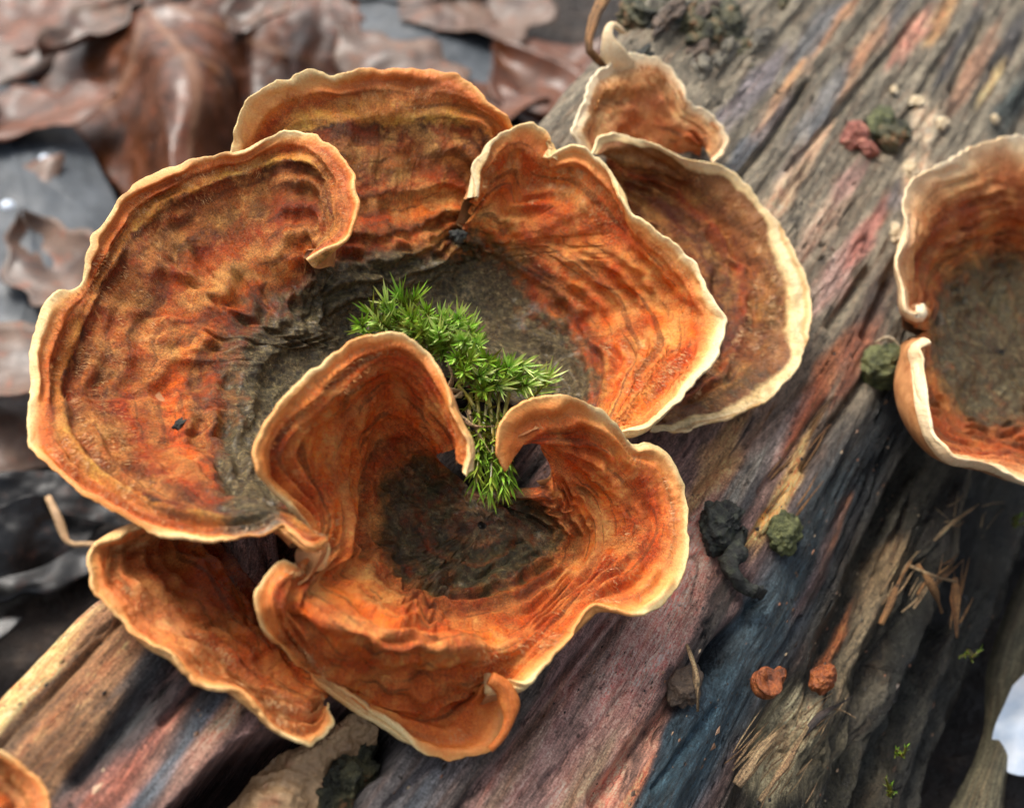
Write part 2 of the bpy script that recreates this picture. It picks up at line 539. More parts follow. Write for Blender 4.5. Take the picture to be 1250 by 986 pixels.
n_ = 181
ax = np.sign(np.linspace(-1, 1, n_)) * np.abs(np.linspace(-1, 1, n_)) ** 2.4 * 6
X, Y = np.meshgrid(ax, ax + 0.15)
Pf = np.stack([X, Y, np.zeros_like(X)], -1)
Pf[..., 2] = 0.004 * fbm(Pf * 35, 3, 4) * np.exp(-np.hypot(X, Y) / 0.8) - 0.002 + 0.02 * noise(Pf * 1.3, 5) * sm(0.5, 2, np.hypot(X, Y))
fl = mesh_obj('ground', Pf, grid_faces(n_, n_), floor_mat())
fl['kind'] = 'structure'; fl['label'] = 'dark wet forest soil under the leaf litter'

# ================================================================== the log
PROF = [(-330, -640), (-440, -560), (-505, -380), (-512, -200), (-500, -90), (-490, -35), (-478, -10), (-455, 0), (-380, 2), (-200, 6), (0, 2),
        (120, 0), (190, -8), (240, -28), (290, -60), (340, -82), (400, -96), (450, -120), (500, -165), (560, -190), (620, -230), (670, -330),
        (680, -450), (600, -580), (450, -650), (100, -680), (-330, -640)]
pr, _ = catmull([(a, b, 0) for a, b in PROF], 24)
pr = pr[:, :2]
pl = np.concatenate([[0], np.cumsum(np.linalg.norm(np.diff(pr, axis=0), axis=1))])
dens = np.where((pr[:, 1] > -360), 1.0, 0.12)
cum = np.concatenate([[0], np.cumsum(0.5 * (dens[1:] + dens[:-1]) * np.diff(pl))])
NC = 620
uu = np.linspace(0, cum[-1], NC, endpoint=False)
lu = np.interp(uu, cum, pl)
pc, pk = np.interp(lu, pl, pr[:, 0]), np.interp(lu, pl, pr[:, 1])
Lr = np.concatenate([np.linspace(-2600, -900, 24, endpoint=False), np.linspace(-900, 400, 470, endpoint=False),
                     np.linspace(400, 1300, 230, endpoint=False), np.linspace(1300, 3000, 130, endpoint=False), np.linspace(3000, 5200, 24)])
NR = len(Lr)
LL, CC = np.meshgrid(Lr, pc, indexing='ij'); KK = np.broadcast_to(pk, LL.shape).copy()
dcp = np.roll(pc, -1) - np.roll(pc, 1); dkp = np.roll(pk, -1) - np.roll(pk, 1)
nn_ = np.hypot(dcp, dkp); nc_, nk_ = -dkp / nn_, dcp / nn_
arc = np.broadcast_to(lu, LL.shape)


def seg_dist(pts, k=0):
    """distance in the log's own (length, across) map to a line drawn through pixels; also the fraction along"""
    q = np.array([lc(x, y, k) for x, y in pts])
    best = np.full(LL.shape, 1e9)
    for i in range(len(q) - 1):
        d = q[i+1] - q[i]; t = np.clip(((LL - q[i][0]) * d[0] + (CC - q[i][1]) * d[1]) / (d @ d), 0, 1)
        best = np.minimum(best, np.hypot(LL - q[i][0] - t * d[0], CC - q[i][1] - t * d[1]))
    return best


topm = (pk > -330)[None, :] * 1.0
wl = LL + 40 * noise(np.stack([LL / 240, CC / 90, CC * 0], -1), 31)
wc = CC + 5 * noise(np.stack([LL / 130, CC / 60, CC * 0 + 3], -1), 32) + 2 * noise(np.stack([LL / 40, CC / 20, CC * 0], -1), 33)
D = 4.5 * fbm(np.stack([wl / 520, arc / 40, LL * 0], -1), 11, 3)
D += 2.0 * fbm(np.stack([wl / 260, arc / 11, LL * 0], -1), 14, 2)
D += 1.3 * fbm(np.stack([wl / 60, arc / 4.5, LL * 0], -1), 17, 2)
D += 1.8 * fbm(np.stack([LL / 90, arc / 45, LL * 0], -1), 19, 3)
crack = noise(np.stack([wl / 420, arc / 26, LL * 0 + 9], -1), 23)
D -= 9 * np.exp(-(crack / 0.04) ** 2) * sm(0.1, 0.5, noise(np.stack([LL / 300, arc / 80, LL * 0], -1), 24))
D *= 1 - 0.4 * sm(-480, -420, CC) * (1 - sm(260, 330, CC)) * topm
rightzone = sm(270, 400, CC) * topm
rid = 1 - np.abs(noise(np.stack([wl / 500, arc / 48, LL * 0 + 2], -1), 25)) * 2
D += rightzone * (20 * rid + 16 * fbm(np.stack([wl / 120, arc / 30, LL * 0], -1), 26, 4) - 8)
upz = sm(600, 1000, LL)
D += upz * topm * (5 * fbm(np.stack([wl / 140, arc / 22, LL * 0], -1), 27, 4))
GROOVES = [([(560, 986), (700, 830), (775, 735)], 6, 16), ([(640, 880), (770, 720)], 5, 18), ([(470, 985), (620, 850)], 5, 10),
           ([(730, 975), (830, 850), (935, 735)], 10, 26), ([(660, 960), (760, 850)], 4, 8), ([(900, 650), (905, 700), (925, 730)], 14, 14),
           ([(930, 600), (1010, 490)], 5, 12), ([(850, 600), (930, 520), (985, 470)], 5, 12), ([(960, 210), (1030, 130), (1120, 20)], 6, 16),
           ([(885, 240), (940, 170), (985, 100)], 6, 18), ([(1160, 110), (1200, 30)], 8, 18), ([(1100, 150), (1170, 40)], 6, 12),
           ([(0, 905), (60, 845), (150, 750)], 5, 12), ([(100, 945), (160, 870), (225, 790)], 13, 24), ([(200, 880), (270, 810)], 6, 14),
           ([(1010, 400), (1060, 330)], 6, 14), ([(1055, 410), (1090, 340)], 8, 18), ([(880, 700), (960, 600)], 4, 8), ([(965, 800), (1000, 740)], 5, 14),
           ([(985, 570), (1040, 490), (1075, 440)], 7, 20), ([(800, 960), (880, 860)], 5, 9), ([(1075, 960), (1130, 800), (1190, 660)], 14, 40),
           ([(1120, 986), (1180, 850), (1230, 720)], 12, 40)]
for pts, w, d in GROOVES:
    dd = seg_dist(pts) + 2.5 * noise(np.stack([LL / 30, CC / 30, CC * 0], -1), 41)
    D -= topm * d * np.exp(-(np.maximum(dd, 0) / w) ** 2)
# ridged edge just above the dark shoulder, knot hole, broken hollow, the split by the stub
CARVES = [(885, 795, 60, 20, 45), (1100, 330, 50, 22, 20), (985, 900, 110, 36, 34), (1075, 745, 110, 28, 26), (345, 680, 110, 90, 230),
          (520, 400, 230, 130, 30), (1140, 600, 130, 40, 30), (1075, 165, 40, 40, 14), (600, 560, 240, 170, 42), (1230, 430, 170, 120, 30), (760, 400, 200, 110, 30), (610, 590, 60, 60, 40), (262, 645, 100, 60, 200), (600, 385, 110, 80, 45), (640, 575, 60, 50, 60)]
for x, y, rl, rc, d in CARVES:
    l0, c0 = lc(x, y)
    e = ((wl - l0) / rl) ** 2 + ((wc - c0) / rc) ** 2
    D -= topm * d * np.exp(-e ** 1.5)
D -= 7 * topm * np.exp(-(noise(np.stack([wl / 260, wc / 15, CC * 0 + 5], -1), 73) / 0.035) ** 2) * sm(0.1, 0.5, noise(np.stack([LL / 120, CC / 40, CC * 0 + 1], -1), 74))
D += topm * 1.0 * fbm(np.stack([wl / 38, wc / 9, CC * 0 + 3], -1), 76, 3)
KN = KK + nk_ * D; CN = CC + nc_ * D
# gaping split: a trench between the stub and the main log
tl = np.array([lc(180, 1010), lc(300, 903), lc(430, 838)]); tr = np.array([lc(395, 1060), lc(440, 985), lc(500, 880)])
cl_ = np.interp(LL, tl[:, 0], tl[:, 1]) + 7 * fbm(np.stack([LL / 50, LL * 0, LL * 0], -1), 44, 3)
cr_ = np.interp(LL, np.sort(tr[:, 0]), tr[np.argsort(tr[:, 0]), 1]) + 12 * fbm(np.stack([LL / 40, LL * 0 + 3, LL * 0], -1), 45, 3)
endl = lc(440, 845)[0]
tm = sm(-3, 6, CC - cl_) * (1 - sm(-10, 10, CC - cr_)) * (1 - sm(endl - 70, endl + 10, LL)) * topm * (pk > -60)[None, :]
KN = KN - 330 * tm
Pw = P0W + (LL[..., None] * AW + CN[..., None] * BW + KN[..., None] * NW) * U

BLOBS = [
 (540, 420, 200, 90, (28, 26, 21)), (610, 590, 90, 70, (22, 22, 20)), (470, 880, 60, 20, (40, 36, 34)),  # first two blacken the gaps between brackets: shade put into the wood colour
 (20, 835, 130, 12, (186, 146, 88)), (60, 850, 150, 10, (92, 74, 54)), (90, 830, 130, 16, (164, 106, 60)), (140, 800, 110, 16, (146, 100, 66)), (60, 930, 150, 18, (132, 92, 56)),
 (20, 960, 120, 14, (110, 78, 50)), (150, 885, 80, 13, (44, 47, 52)), (195, 800, 80, 11, (66, 72, 78)), (165, 940, 90, 10, (150, 84, 66)), (205, 930, 110, 13, (76, 86, 98)),
 (245, 850, 90, 15, (54, 57, 62)), (252, 905, 90, 10, (172, 124, 106)), (292, 862, 60, 9, (188, 146, 112)), (220, 880, 60, 8, (150, 98, 76)),
 (480, 940, 130, 28, (74, 70, 72)), (520, 975, 130, 14, (88, 94, 104)), (560, 930, 130, 16, (104, 88, 84)), (600, 905, 140, 12, (74, 66, 62)), (640, 925, 170, 20, (148, 108, 102)),
 (620, 960, 120, 10, (130, 106, 80)), (725, 862, 190, 26, (172, 122, 116)), (745, 800, 110, 11, (98, 90, 80)), (700, 775, 80, 12, (136, 100, 98)), (800, 760, 150, 30, (184, 130, 120)),
 (842, 700, 90, 20, (192, 140, 124)), (700, 950, 130, 12, (132, 106, 80)), (742, 968, 90, 12, (184, 128, 106)), (690, 905, 120, 10, (110, 92, 86)), (782, 918, 80, 8, (58, 52, 54)), (800, 898, 70, 8, (178, 118, 96)),
 (660, 870, 90, 8, (112, 82, 60)), (815, 968, 150, 30, (34, 58, 70)), (880, 865, 140, 28, (40, 64, 78)), (950, 765, 160, 32, (46, 64, 74)), (1010, 645, 180, 34, (38, 52, 60)), (1080, 540, 160, 32, (32, 42, 50)), (1125, 470, 110, 26, (30, 36, 42)),  # dark wet band; its blue is partly sky reflection put into the colour
 (880, 740, 60, 10, (52, 48, 46)), (842, 800, 60, 9, (46, 42, 42)), (1032, 650, 90, 11, (118, 80, 68)), (1000, 705, 70, 8, (104, 78, 80)), (1052, 612, 40, 6, (160, 100, 62)), (1035, 765, 46, 4, (206, 122, 66)), (760, 985, 60, 6, (190, 110, 70)),
 (1060, 780, 90, 14, (140, 120, 92)), (960, 915, 80, 20, (196, 178, 142)), (1000, 940, 70, 15, (120, 108, 84)), (1090, 700, 80, 15, (148, 120, 86)), (1080, 850, 90, 12, (84, 76, 64)), (1110, 820, 110, 12, (36, 36, 32)),
 (1150, 800, 130, 14, (60, 60, 54)), (1180, 880, 120, 18, (48, 47, 42)), (1120, 930, 90, 14, (66, 60, 48)), (1220, 650, 120, 24, (26, 24, 23)), (1192, 600, 80, 12, (126, 110, 88)), (1160, 620, 80, 10, (54, 48, 44)), (1060, 930, 80, 10, (74, 68, 54)),
 (880, 560, 100, 14, (160, 116, 72)), (900, 600, 80, 8, (126, 120, 114)), (940, 565, 110, 7, (52, 54, 58)), (960, 530, 90, 9, (158, 136, 130)), (985, 500, 90, 10, (158, 74, 40)), (1002, 470, 80, 12, (176, 102, 58)), (965, 592, 80, 7, (204, 154, 84)),
 (1042, 430, 80, 14, (150, 84, 56)), (1062, 380, 80, 14, (88, 74, 70)), (1050, 300, 80, 12, (182, 112, 102)), (1022, 330, 80, 12, (178, 140, 134)), (1000, 280, 90, 14, (192, 156, 134)), (960, 230, 140, 11, (198, 160, 128)), (985, 180, 130, 7, (92, 94, 102)),
 (1010, 120, 150, 10, (126, 122, 124)), (940, 150, 120, 8, (134, 118, 118)), (962, 110, 110, 6, (192, 140, 94)), (912, 120, 110, 10, (122, 112, 120)), (900, 200, 90, 9, (78, 82, 92)), (1060, 60, 140, 10, (190, 136, 98)), (1085, 30, 130, 8, (112, 108, 110)),
 (1112, 50, 90, 13, (204, 136, 114)), (1150, 20, 110, 10, (190, 140, 90)), (1170, 55, 140, 7, (74, 70, 72)), (1190, 85, 150, 11, (158, 114, 88)), (1230, 60, 140, 10, (72, 68, 70)), (1212, 100, 80, 5, (224, 188, 126)), (1130, 150, 60, 14, (214, 186, 156)),
 (1110, 220, 70, 12, (204, 174, 144)), (1240, 125, 120, 14, (58, 68, 68)), (1090, 250, 60, 9, (120, 110, 112)), (1040, 220, 70, 10, (160, 120, 112)), (1000, 40, 140, 12, (112, 110, 114)), (1030, 20, 120, 6, (180, 128, 90)), (930, 300, 80, 12, (176, 146, 124)),
]
den = np.full(LL.shape, 0.03)
zb = sm(230, 330, CC + 20 * fbm(np.stack([LL / 90, CC / 30, CC * 0], -1), 61, 3))[..., None]
zu = sm(300, 800, LL)[..., None]
num = den[..., None] * ((1 - zb) * ((1 - zu) * lin((112, 82, 78)) + zu * lin((128, 116, 100))) + zb * lin((60, 56, 48)))
wc2 = CC + 9 * fbm(np.stack([LL / 120, CC / 40, CC * 0 + 3], -1), 52, 3) + 2.5 * fbm(np.stack([LL / 60, CC / 8, CC * 0], -1), 55, 2)
wl2 = LL + 60 * fbm(np.stack([LL / 160, CC / 14, CC * 0 + 7], -1), 58, 2)
for x, y, hl, hw, c in BLOBS:
    kk = -90 if lc(x, y)[1] > 300 else 0
    l0, c0 = lc(x, y, kk)
    w = np.exp(-2.0 * (((wl2 - l0) / (hl * 1.2)) ** 2 + ((wc2 - c0) / (hw * 1.7)) ** 2))
    num += (w ** 1.6)[..., None] * lin(c); den += w ** 1.6
WC = num / den[..., None]
WC = WC * 0.88 + 0.12 * (WC @ np.array([.3, .5, .2]))[..., None]
WC = WC * np.array([1.04, 1.05, 0.95]) * (1.2 - 0.2 * zb + 0.7 * (1 - zb) * (1 - sm(350, 750, LL))[..., None]) * np.exp(0.26 * fbm(np.stack([wl / 55, CC / 9, CC * 0 + 2], -1), 71, 4))[..., None]
ck = np.exp(-(noise(np.stack([wl / 260, wc / 15, CC * 0 + 5], -1), 73) / 0.035) ** 2) * sm(0.1, 0.5, noise(np.stack([LL / 120, CC / 40, CC * 0 + 1], -1), 74))
WC = WC * (1 - 0.75 * np.maximum(ck, np.exp(-(crack / 0.04) ** 2) * 0.7 * sm(0.1, 0.5, noise(np.stack([LL / 300, arc / 80, LL * 0], -1), 24))))[..., None]
WC = WC * (1 - 0.8 * sm(0.05, 0.4, tm))[..., None]
kl, kc = lc(885, 795)
kn = np.exp(-(((wl - kl) / 60) ** 2 + ((wc - kc) / 20) ** 2) ** 1.5)
WC = WC * (1 - 0.75 * kn)[..., None]
WC = WC * (1 - 0.7 * np.exp(-((LL - lc(530, 410)[0]) / 190) ** 2 - ((CC - lc(530, 410)[1]) / 75) ** 2))[..., None]  # more painted shade on the wood in the hollow around the moss
lumi = WC @ np.array([.3, .5, .2])
WET = 1 - sm(0.04, 0.16, lumi)


def wood_mat(name, use_attr=True, c0=(150, 118, 84), c1=(206, 176, 130)):
    g = NT(name); o = g.obj()
    if use_attr:
        gr = g.attr('gr', 'Vector'); c = g.attr('wc', 'Color'); wet = g.attr('wet')
    else:
        gr = g.attr('gr', 'Vector'); wet = 0.0
        c = g.ramp(g.noise(gr, 1.2, 3), [(0.3, lin(c0)), (0.7, lin(c1))])
    f1 = g.noise(gr, 1.0, 5, 0.65); f2 = g.noise(gr, 4.0, 4, 0.7)
    c = g.mix(0.28, c, g.ramp(f1, [(0.36, 0.15), (0.64, 0.85)]), 'OVERLAY')
    c = g.mix(0.5, c, g.ramp(f2, [(0.36, 0.12), (0.64, 0.9)]), 'OVERLAY')
    c = g.mix(0.55, c, g.ramp(g.noise(o, 420, 5, 0.65), [(0.3, 0.2), (0.7, 0.8)]), 'OVERLAY')
    # colour drift between grey, rust and ochre fibres
    c = g.mix(g.ramp(g.noise(gr, 0.8, 3), [(0.52, 0), (0.72, 0.45)]), c, g.mix(1.0, c, lin((235, 170, 120)), 'MULTIPLY'))
    # pores and dark flecks
    v = g.voronoi(o, 620)
    fl_ = g.math('MULTIPLY', g.ramp(v, [(0.1, 1), (0.24, 0)]), g.ramp(g.noise(o, 170, 3), [(0.45, 0), (0.6, 0.8)]))
    c = g.mix(fl_, c, lin((26, 24, 22)))
    st_ = g.ramp(g.noise(gr, 1.7, 4, 0.7, 0.3), [(0.29, 0.7), (0.35, 0)])
    c = g.mix(st_, c, lin((32, 29, 30)))
    k1 = g.ramp(g.noise(gr, 1.3, 4, 0.6, 0.25), [(0.455, 0), (0.497, 1), (0.503, 1), (0.545, 0)])
    k1 = g.math('MULTIPLY', g.ramp(k1, [(0.55, 0), (1.0, 1)]), g.ramp(g.noise(o, 130, 3), [(0.46, 0), (0.6, 1)]))
    k2 = g.ramp(g.noise(gr, 3.4, 3, 0.6, 0.25), [(0.46, 0), (0.5, 1), (0.54, 0)])
    k2 = g.math('MULTIPLY', g.ramp(k2, [(0.5, 0), (1.0, 1)]), g.ramp(g.noise(o, 210, 3), [(0.5, 0), (0.62, 0.8)]))
    pit = g.math('MULTIPLY', g.ramp(g.voronoi(o, 1500), [(0.12, 1), (0.26, 0)]), g.ramp(g.noise(o, 240, 4), [(0.5, 0), (0.62, 0.75)]))
    cut = g.math('MAXIMUM', g.math('MAXIMUM', k1, k2), pit)
    c = g.mix(g.math('MULTIPLY', cut, 0.6), c, lin((28, 25, 24)))
    sp = g.noise(o, 3800, 3, 0.7)
    c = g.mix(0.6, c, g.ramp(sp, [(0.37, 0.12), (0.63, 0.9)]), 'OVERLAY')
    bp = g.bump(f1, 0.5, 0.0005); bp = g.bump(f2, 0.7, 0.0003, bp); bp = g.bump(g.noise(o, 1500, 7, 0.8), 1.0, 0.0006, bp); bp = g.bump(g.math('SUBTRACT', 1.0, cut), 1.0, 0.0006, bp)
    if use_attr:
        r = g.math('SUBTRACT', 0.46, g.math('MULTIPLY', wet, 0.2))
    else: r = 0.6
    return g.out(c, r, bp, spec=0.5)


WOOD = wood_mat('wet_weathered_wood')
SPL = wood_mat('pale_splinter', False)
SPLO = wood_mat('ochre_splinter', False, (116, 80, 44), (176, 128, 76))
SPLD = wood_mat('dark_splinter', False, (50, 44, 42), (96, 82, 74))
BARK = wood_mat('grey_green_bark', False, (92, 88, 66), (140, 130, 100))
log = empty('log', P0W + (-200 * AW - 600 * NW) * U * np.array([1, 1, 1]), 'rotting wet log with pink, slate blue and ochre grain carrying the fungi', 'log')
gr = np.stack([wc / 10.0 + arc * 0.02, LL / 90.0, KK * 0.02], -1)
Fw = grid_faces(NR, NC, True)
wood = mesh_obj('wood', Pw, Fw, WOOD, log, {'gr': gr.reshape(-1, 3), 'wc': WC.reshape(-1, 3), 'wet': WET.ravel()})
for row in (0, NR - 1):
    ctr = Pw[row].mean(0); V = np.concatenate([Pw[row], ctr[None]])
    mesh_obj('end_grain', V, [(j, (j + 1) % NC, NC) for j in range(NC)], SPLD, log, {'gr': V * 200}, smooth=False)


def strip(p_list, w, t, taper=(0.3, 1.0, 0.05), seed=0, side=None, nseg=14):
    """tapered fibre with a flat oval section through world points"""
    pts, _ = catmull(np.asarray(p_list, float) / U, 8); pts = pts * U
    al = np.concatenate([[0], np.cumsum(np.linalg.norm(np.diff(pts, axis=0), axis=1))]); u = np.linspace(0, al[-1], nseg)
    c = np.stack([np.interp(u, al, pts[:, j]) for j in range(3)], -1)
    tan = np.gradient(c, axis=0); tan /= np.linalg.norm(tan, axis=1, keepdims=True)
    up = OFF - c if side is None else np.broadcast_to(side, c.shape)
    sx = np.cross(tan, up); sx /= np.linalg.norm(sx, axis=1, keepdims=True); sy = np.cross(sx, tan)
    f = np.linspace(0, 1, nseg); wd = np.interp(f, [0, 0.4, 1], taper) * w * U / 2
    wd = wd * (1 + 0.35 * noise(np.stack([f * 5, f * 0, f * 0 + seed], -1), seed))
    th = np.minimum(wd, t * U / 2)
    ph = np.linspace(0, 2 * math.pi, 8, endpoint=False)
    rr = 1 + 0.3 * noise(np.stack([np.repeat(ph[None], nseg, 0), np.repeat(f[:, None] * 4, 8, 1), np.full((nseg, 8), seed * 1.7)], -1), seed)
    P = c[:, None] + (np.cos(ph)[None, :, None] * sx[:, None] * wd[:, None, None] + np.sin(ph)[None, :, None] * sy[:, None] * th[:, None, None]) * rr[..., None]
    F = grid_faces(nseg, 8, True).tolist()
    F += [list(range(8))[::-1], [(nseg - 1) * 8 + j for j in range(8)]]
    gq = np.stack([np.repeat(ph[None], nseg, 0) * w / 12, np.repeat(u[:, None] / U / 150, 8, 1), np.full((nseg, 8), seed * 3.3)], -1)
    return P.reshape(-1, 3), F, gq.reshape(-1, 3)


def splinter(pxs, w, t, mat, parent, name='splinter', seed=0, taper=(0.75, 1.0, 0.35)):
    V, F, gq = strip([px(np.float64(x), np.float64(y), np.float64(k)) for x, y, k in pxs], w, t, taper, seed)
    return mesh_obj(name, V, F, mat, parent, {'gr': gq})


SPLS = [([(900, 958, -32), (925, 920, -20), (958, 885, -26)], 17, 5, SPL), ([(928, 978, -45), (962, 925, -34), (990, 880, -44)], 11, 4, SPL), ([(975, 905, -50), (1000, 875, -36), (1040, 850, -44)], 9, 4, SPLD),
        ([(1075, 762, -70), (1095, 715, -52), (1112, 685, -50)], 11, 5, SPLO), ([(1120, 688, -50), (1138, 715, -44), (1150, 748, -70)], 10, 4, SPLO), ([(1166, 705, -70), (1167, 740, -72), (1168, 778, -92)], 14, 5, SPLO),
        ([(1110, 690, -50), (1140, 703, -42), (1168, 710, -60)], 6, 3, SPL), ([(1140, 660, -70), (1160, 640, -58), (1195, 615, -60)], 7, 3, SPL), ([(1000, 868, -50), (1025, 866, -40), (1045, 876, -34)], 3.5, 2, SPL)]
for i, (p, w, t, m) in enumerate(SPLS):
    splinter(p, w, t, m, log, seed=i + 3)
# frayed wood fibres, too fine to pick apart
def frayed(patches, mat, name, seed):
    r = np.random.default_rng(seed); VV, FF, GG, n0 = [], [], [], 0
    for x0, y0, sx, sy, k, cnt, ang, da, l0, l1, w in patches:
        for _ in range(cnt):
            x, y = x0 + r.normal() * sx, y0 + r.normal() * sy; an = math.radians(ang + r.normal() * da); ln = r.uniform(l0, l1)
            dx, dy = math.cos(an) * ln, -math.sin(an) * ln; lift = r.uniform(2, 16)
            V, F, gq = strip([px(np.float64(x + dx * f), np.float64(y + dy * f + r.normal() * 2), np.float64(k - 6 + lift * f)) for f in (0, 0.5, 1)], w * r.uniform(0.6, 1.5), w * 0.5, (0.8, 1, 0.3), int(r.integers(99)), nseg=5)
            VV.append(V); FF += [[q + n0 for q in fc] for fc in F]; GG.append(gq + r.uniform(0, 50)); n0 += len(V)
    o = mesh_obj(name, np.concatenate(VV), FF, mat, log, {'gr': np.concatenate(GG)}); o['kind'] = 'stuff'


frayed([(912, 932, 14, 14, -36, 16, 50, 4, 25, 70, 2.6), (955, 950, 16, 18, -60, 14, 53, 8, 25, 60, 2.4), (985, 890, 16, 14, -58, 10, 53, 12, 15, 45, 2.2), (1100, 715, 14, 18, -86, 14, 58, 10, 20, 55, 2.4), (1165, 630, 16, 12, -98, 8, 40, 25, 15, 35, 1.8)], SPL, 'frayed_fibres', 5)
frayed([(1165, 740, 6, 12, -104, 7, 85, 8, 25, 60, 3), (1125, 725, 14, 14, -98, 6, 75, 20, 20, 45, 2.5), (950, 590, 16, 20, 0, 8, 52, 5, 25, 60, 3), (975, 545, 22, 24, 0, 8, 52, 5, 25, 60, 3)], SPLO, 'frayed_fibres', 6)

# grit and crumbs of rotten wood lying on the log, too small to pick apart
def grit_mat():
    g = NT('wood_grit'); v = g.attr('v')
    return g.out(g.ramp(v, [(0.0, lin((20, 18, 16))), (0.45, lin((52, 42, 34))), (0.7, lin((120, 84, 56))), (0.85, lin((150, 96, 70))), (1.0, lin((206, 184, 146)))]), 0.5)


rg = np.random.default_rng(77)
cand = np.argwhere((topm * (KK > -260) * (LL > -700) * (LL < 1900) * (tm < 0.1)) > 0)
cand = cand[rg.integers(0, len(cand), 5200)]
dn = fbm(np.stack([LL[cand[:, 0], cand[:, 1]] / 130, CC[cand[:, 0], cand[:, 1]] / 45, np.zeros(len(cand))], -1), 91, 3) + rg.normal(size=len(cand)) * 0.3
cand = cand[dn > 0.35]
octa = np.array([[1, 0, 0], [-1, 0, 0], [0, 1, 0], [0, -1, 0], [0, 0, 1], [0, 0, -0.4]], float)
of = np.array([[0, 2, 4], [2, 1, 4], [1, 3, 4], [3, 0, 4], [2, 0, 5], [1, 2, 5], [3, 1, 5], [0, 3, 5]])
m = len(cand); ctr = Pw[cand[:, 0], cand[:, 1]]
sz = (rg.uniform(1.0, 2.6, m) * np.where(rg.random(m) < 0.07, 2.2, 1.0))[:, None, None]
q = octa[None] * rg.uniform(0.5, 1.3, (m, 6, 1)) * sz * U
q = q * np.stack([rg.uniform(0.8, 2.6, m), rg.uniform(0.6, 1.2, m), rg.uniform(0.4, 0.9, m)], -1)[:, None]
V = ctr[:, None] + q[..., 0:1] * AW + q[..., 1:2] * BW + q[..., 2:3] * NW
F = (of[None] + (np.arange(m) * 6)[:, None, None]).reshape(-1, 3)
go = mesh_obj('grit', V.reshape(-1, 3), F, grit_mat(), log, {'v': np.repeat(rg.random(m) ** 1.3, 6)}, smooth=False)
go['kind'] = 'stuff'

# ================================================================== the bracket fungi
CAPS = 'fungi on the log'
STEPS = [(0.80, 9, 0.05), (0.9, 3, 0.03), (0.55, 5, 0.04), (0.42, 4, 0.04), (0.30, 5, 0.04), (0.68, 3, 0.03)]

M_A = cap_mat('cap_left', STD, 0.55, 0.5, gain=1.3)
bracket('bracket_fungus', [
    (0.0, [(405, 335, -20), (425, 360, -25, 1), (440, 395, -30, 1), (435, 430, -30, 1), (420, 480, -30), (400, 540, -15), (400, 600, 0), (420, 640, 20)]),
    (0.38, [(392, 322, 45), (386, 345, 25, 1), (362, 382, 0, 1), (320, 420, -12, 1), (280, 460, -15), (275, 530, 5), (305, 590, 60), (372, 648, 120)]),
    (0.8, [(378, 318, 90), (398, 288, 108), (408, 248, 110), (398, 215, 104, 1), (376, 200, 92), (340, 200, 74), (300, 213, 56, 1), (260, 226, 42), (195, 258, 15), (150, 305, 0), (118, 365, -8, 1), (95, 415, -10), (80, 470, -5), (85, 520, 10), (130, 575, 45), (195, 618, 90), (270, 630, 130), (335, 625, 150), (385, 655, 160)]),
    (1.0, [(374, 316, 105), (412, 292, 140), (431, 258, 150), (432, 228, 150), (418, 194, 140, 1), (395, 173, 125), (365, 162, 110), (335, 166, 95), (300, 182, 80, 1), (262, 190, 70), (215, 204, 55), (168, 224, 40), (134, 258, 28), (110, 298, 20), (98, 352, 2, 1),
           (74, 356, 14), (54, 374, 14), (46, 398, 10), (38, 430, 8), (42, 470, 8), (36, 515, 12), (44, 552, 22), (80, 580, 40), (122, 612, 62), (165, 638, 90), (215, 653, 118), (270, 656, 140), (318, 648, 158), (345, 636, 165), (362, 655, 172), (384, 668, 178), (399, 656, 170)])],
    M_A, 'largest ruffled rust-brown bracket with twin-lobed pale edge spreading beside the moss', CAPS, nt=420, ns=130, steps=STEPS, wave=10, lump=6, seed=3,
    alg=amax(blob(380, 470, 10, 200), blob(310, 570, 0, 130, 0.7, 1.2), blob(440, 390, 30, 140)), crease=10,
    pale=lambda x, y, s: 0.45 * (1 - sm(0, 120, np.hypot(x - 40, y - 410))) + 0.3 * (x > 330) - 0.5 * sm(480, 600, y))

M_B = cap_mat('cap_back', STD, 0.45, 0.55, gain=1.35)
bracket('bracket_fungus', [
    (0.0, [(395, 420, -30), (470, 380, -30), (530, 360, -30), (590, 330, -30)]),
    (0.3, [(385, 345, 0), (450, 335, 0), (510, 320, 0), (570, 285, 10)]),
    (0.72, [(330, 240, 10), (400, 200, 58), (490, 190, 60), (560, 195, 70), (588, 225, 50)]),
    (0.84, [(312, 200, 25), (360, 150, 70), (420, 138, 90), (500, 136, 96), (560, 140, 104), (598, 160, 108), (598, 205, 70)]),
    (1.0, [(284, 190, 35), (286, 165, 55), (298, 130, 85), (318, 110, 102), (352, 97, 118), (384, 86, 124), (406, 92, 124), (450, 86, 128), (500, 84, 132), (548, 90, 136), (575, 104, 140), (594, 126, 142), (622, 152, 138), (622, 180, 96), (606, 215, 60)])],
    M_B, 'upright rust-brown bracket with dark growth line under its crest, behind the moss', CAPS, nt=300, ns=130,
    steps=[(0.83, 18, 0.05), (0.92, 6, 0.03), (0.26, 20, 0.06), (0.37, 18, 0.06), (0.48, 12, 0.06), (0.16, 14, 0.05), (0.62, 6, 0.04)], wave=6, lump=6, seed=11,
    alg=amax(blob(480, 370, 30, 90, 2, 1), blob(560, 290, 0, 25)),
    pale=lambda x, y, s: 0.6 * (1 - sm(380, 430, x)) - 0.35 * sm(400, 460, x))

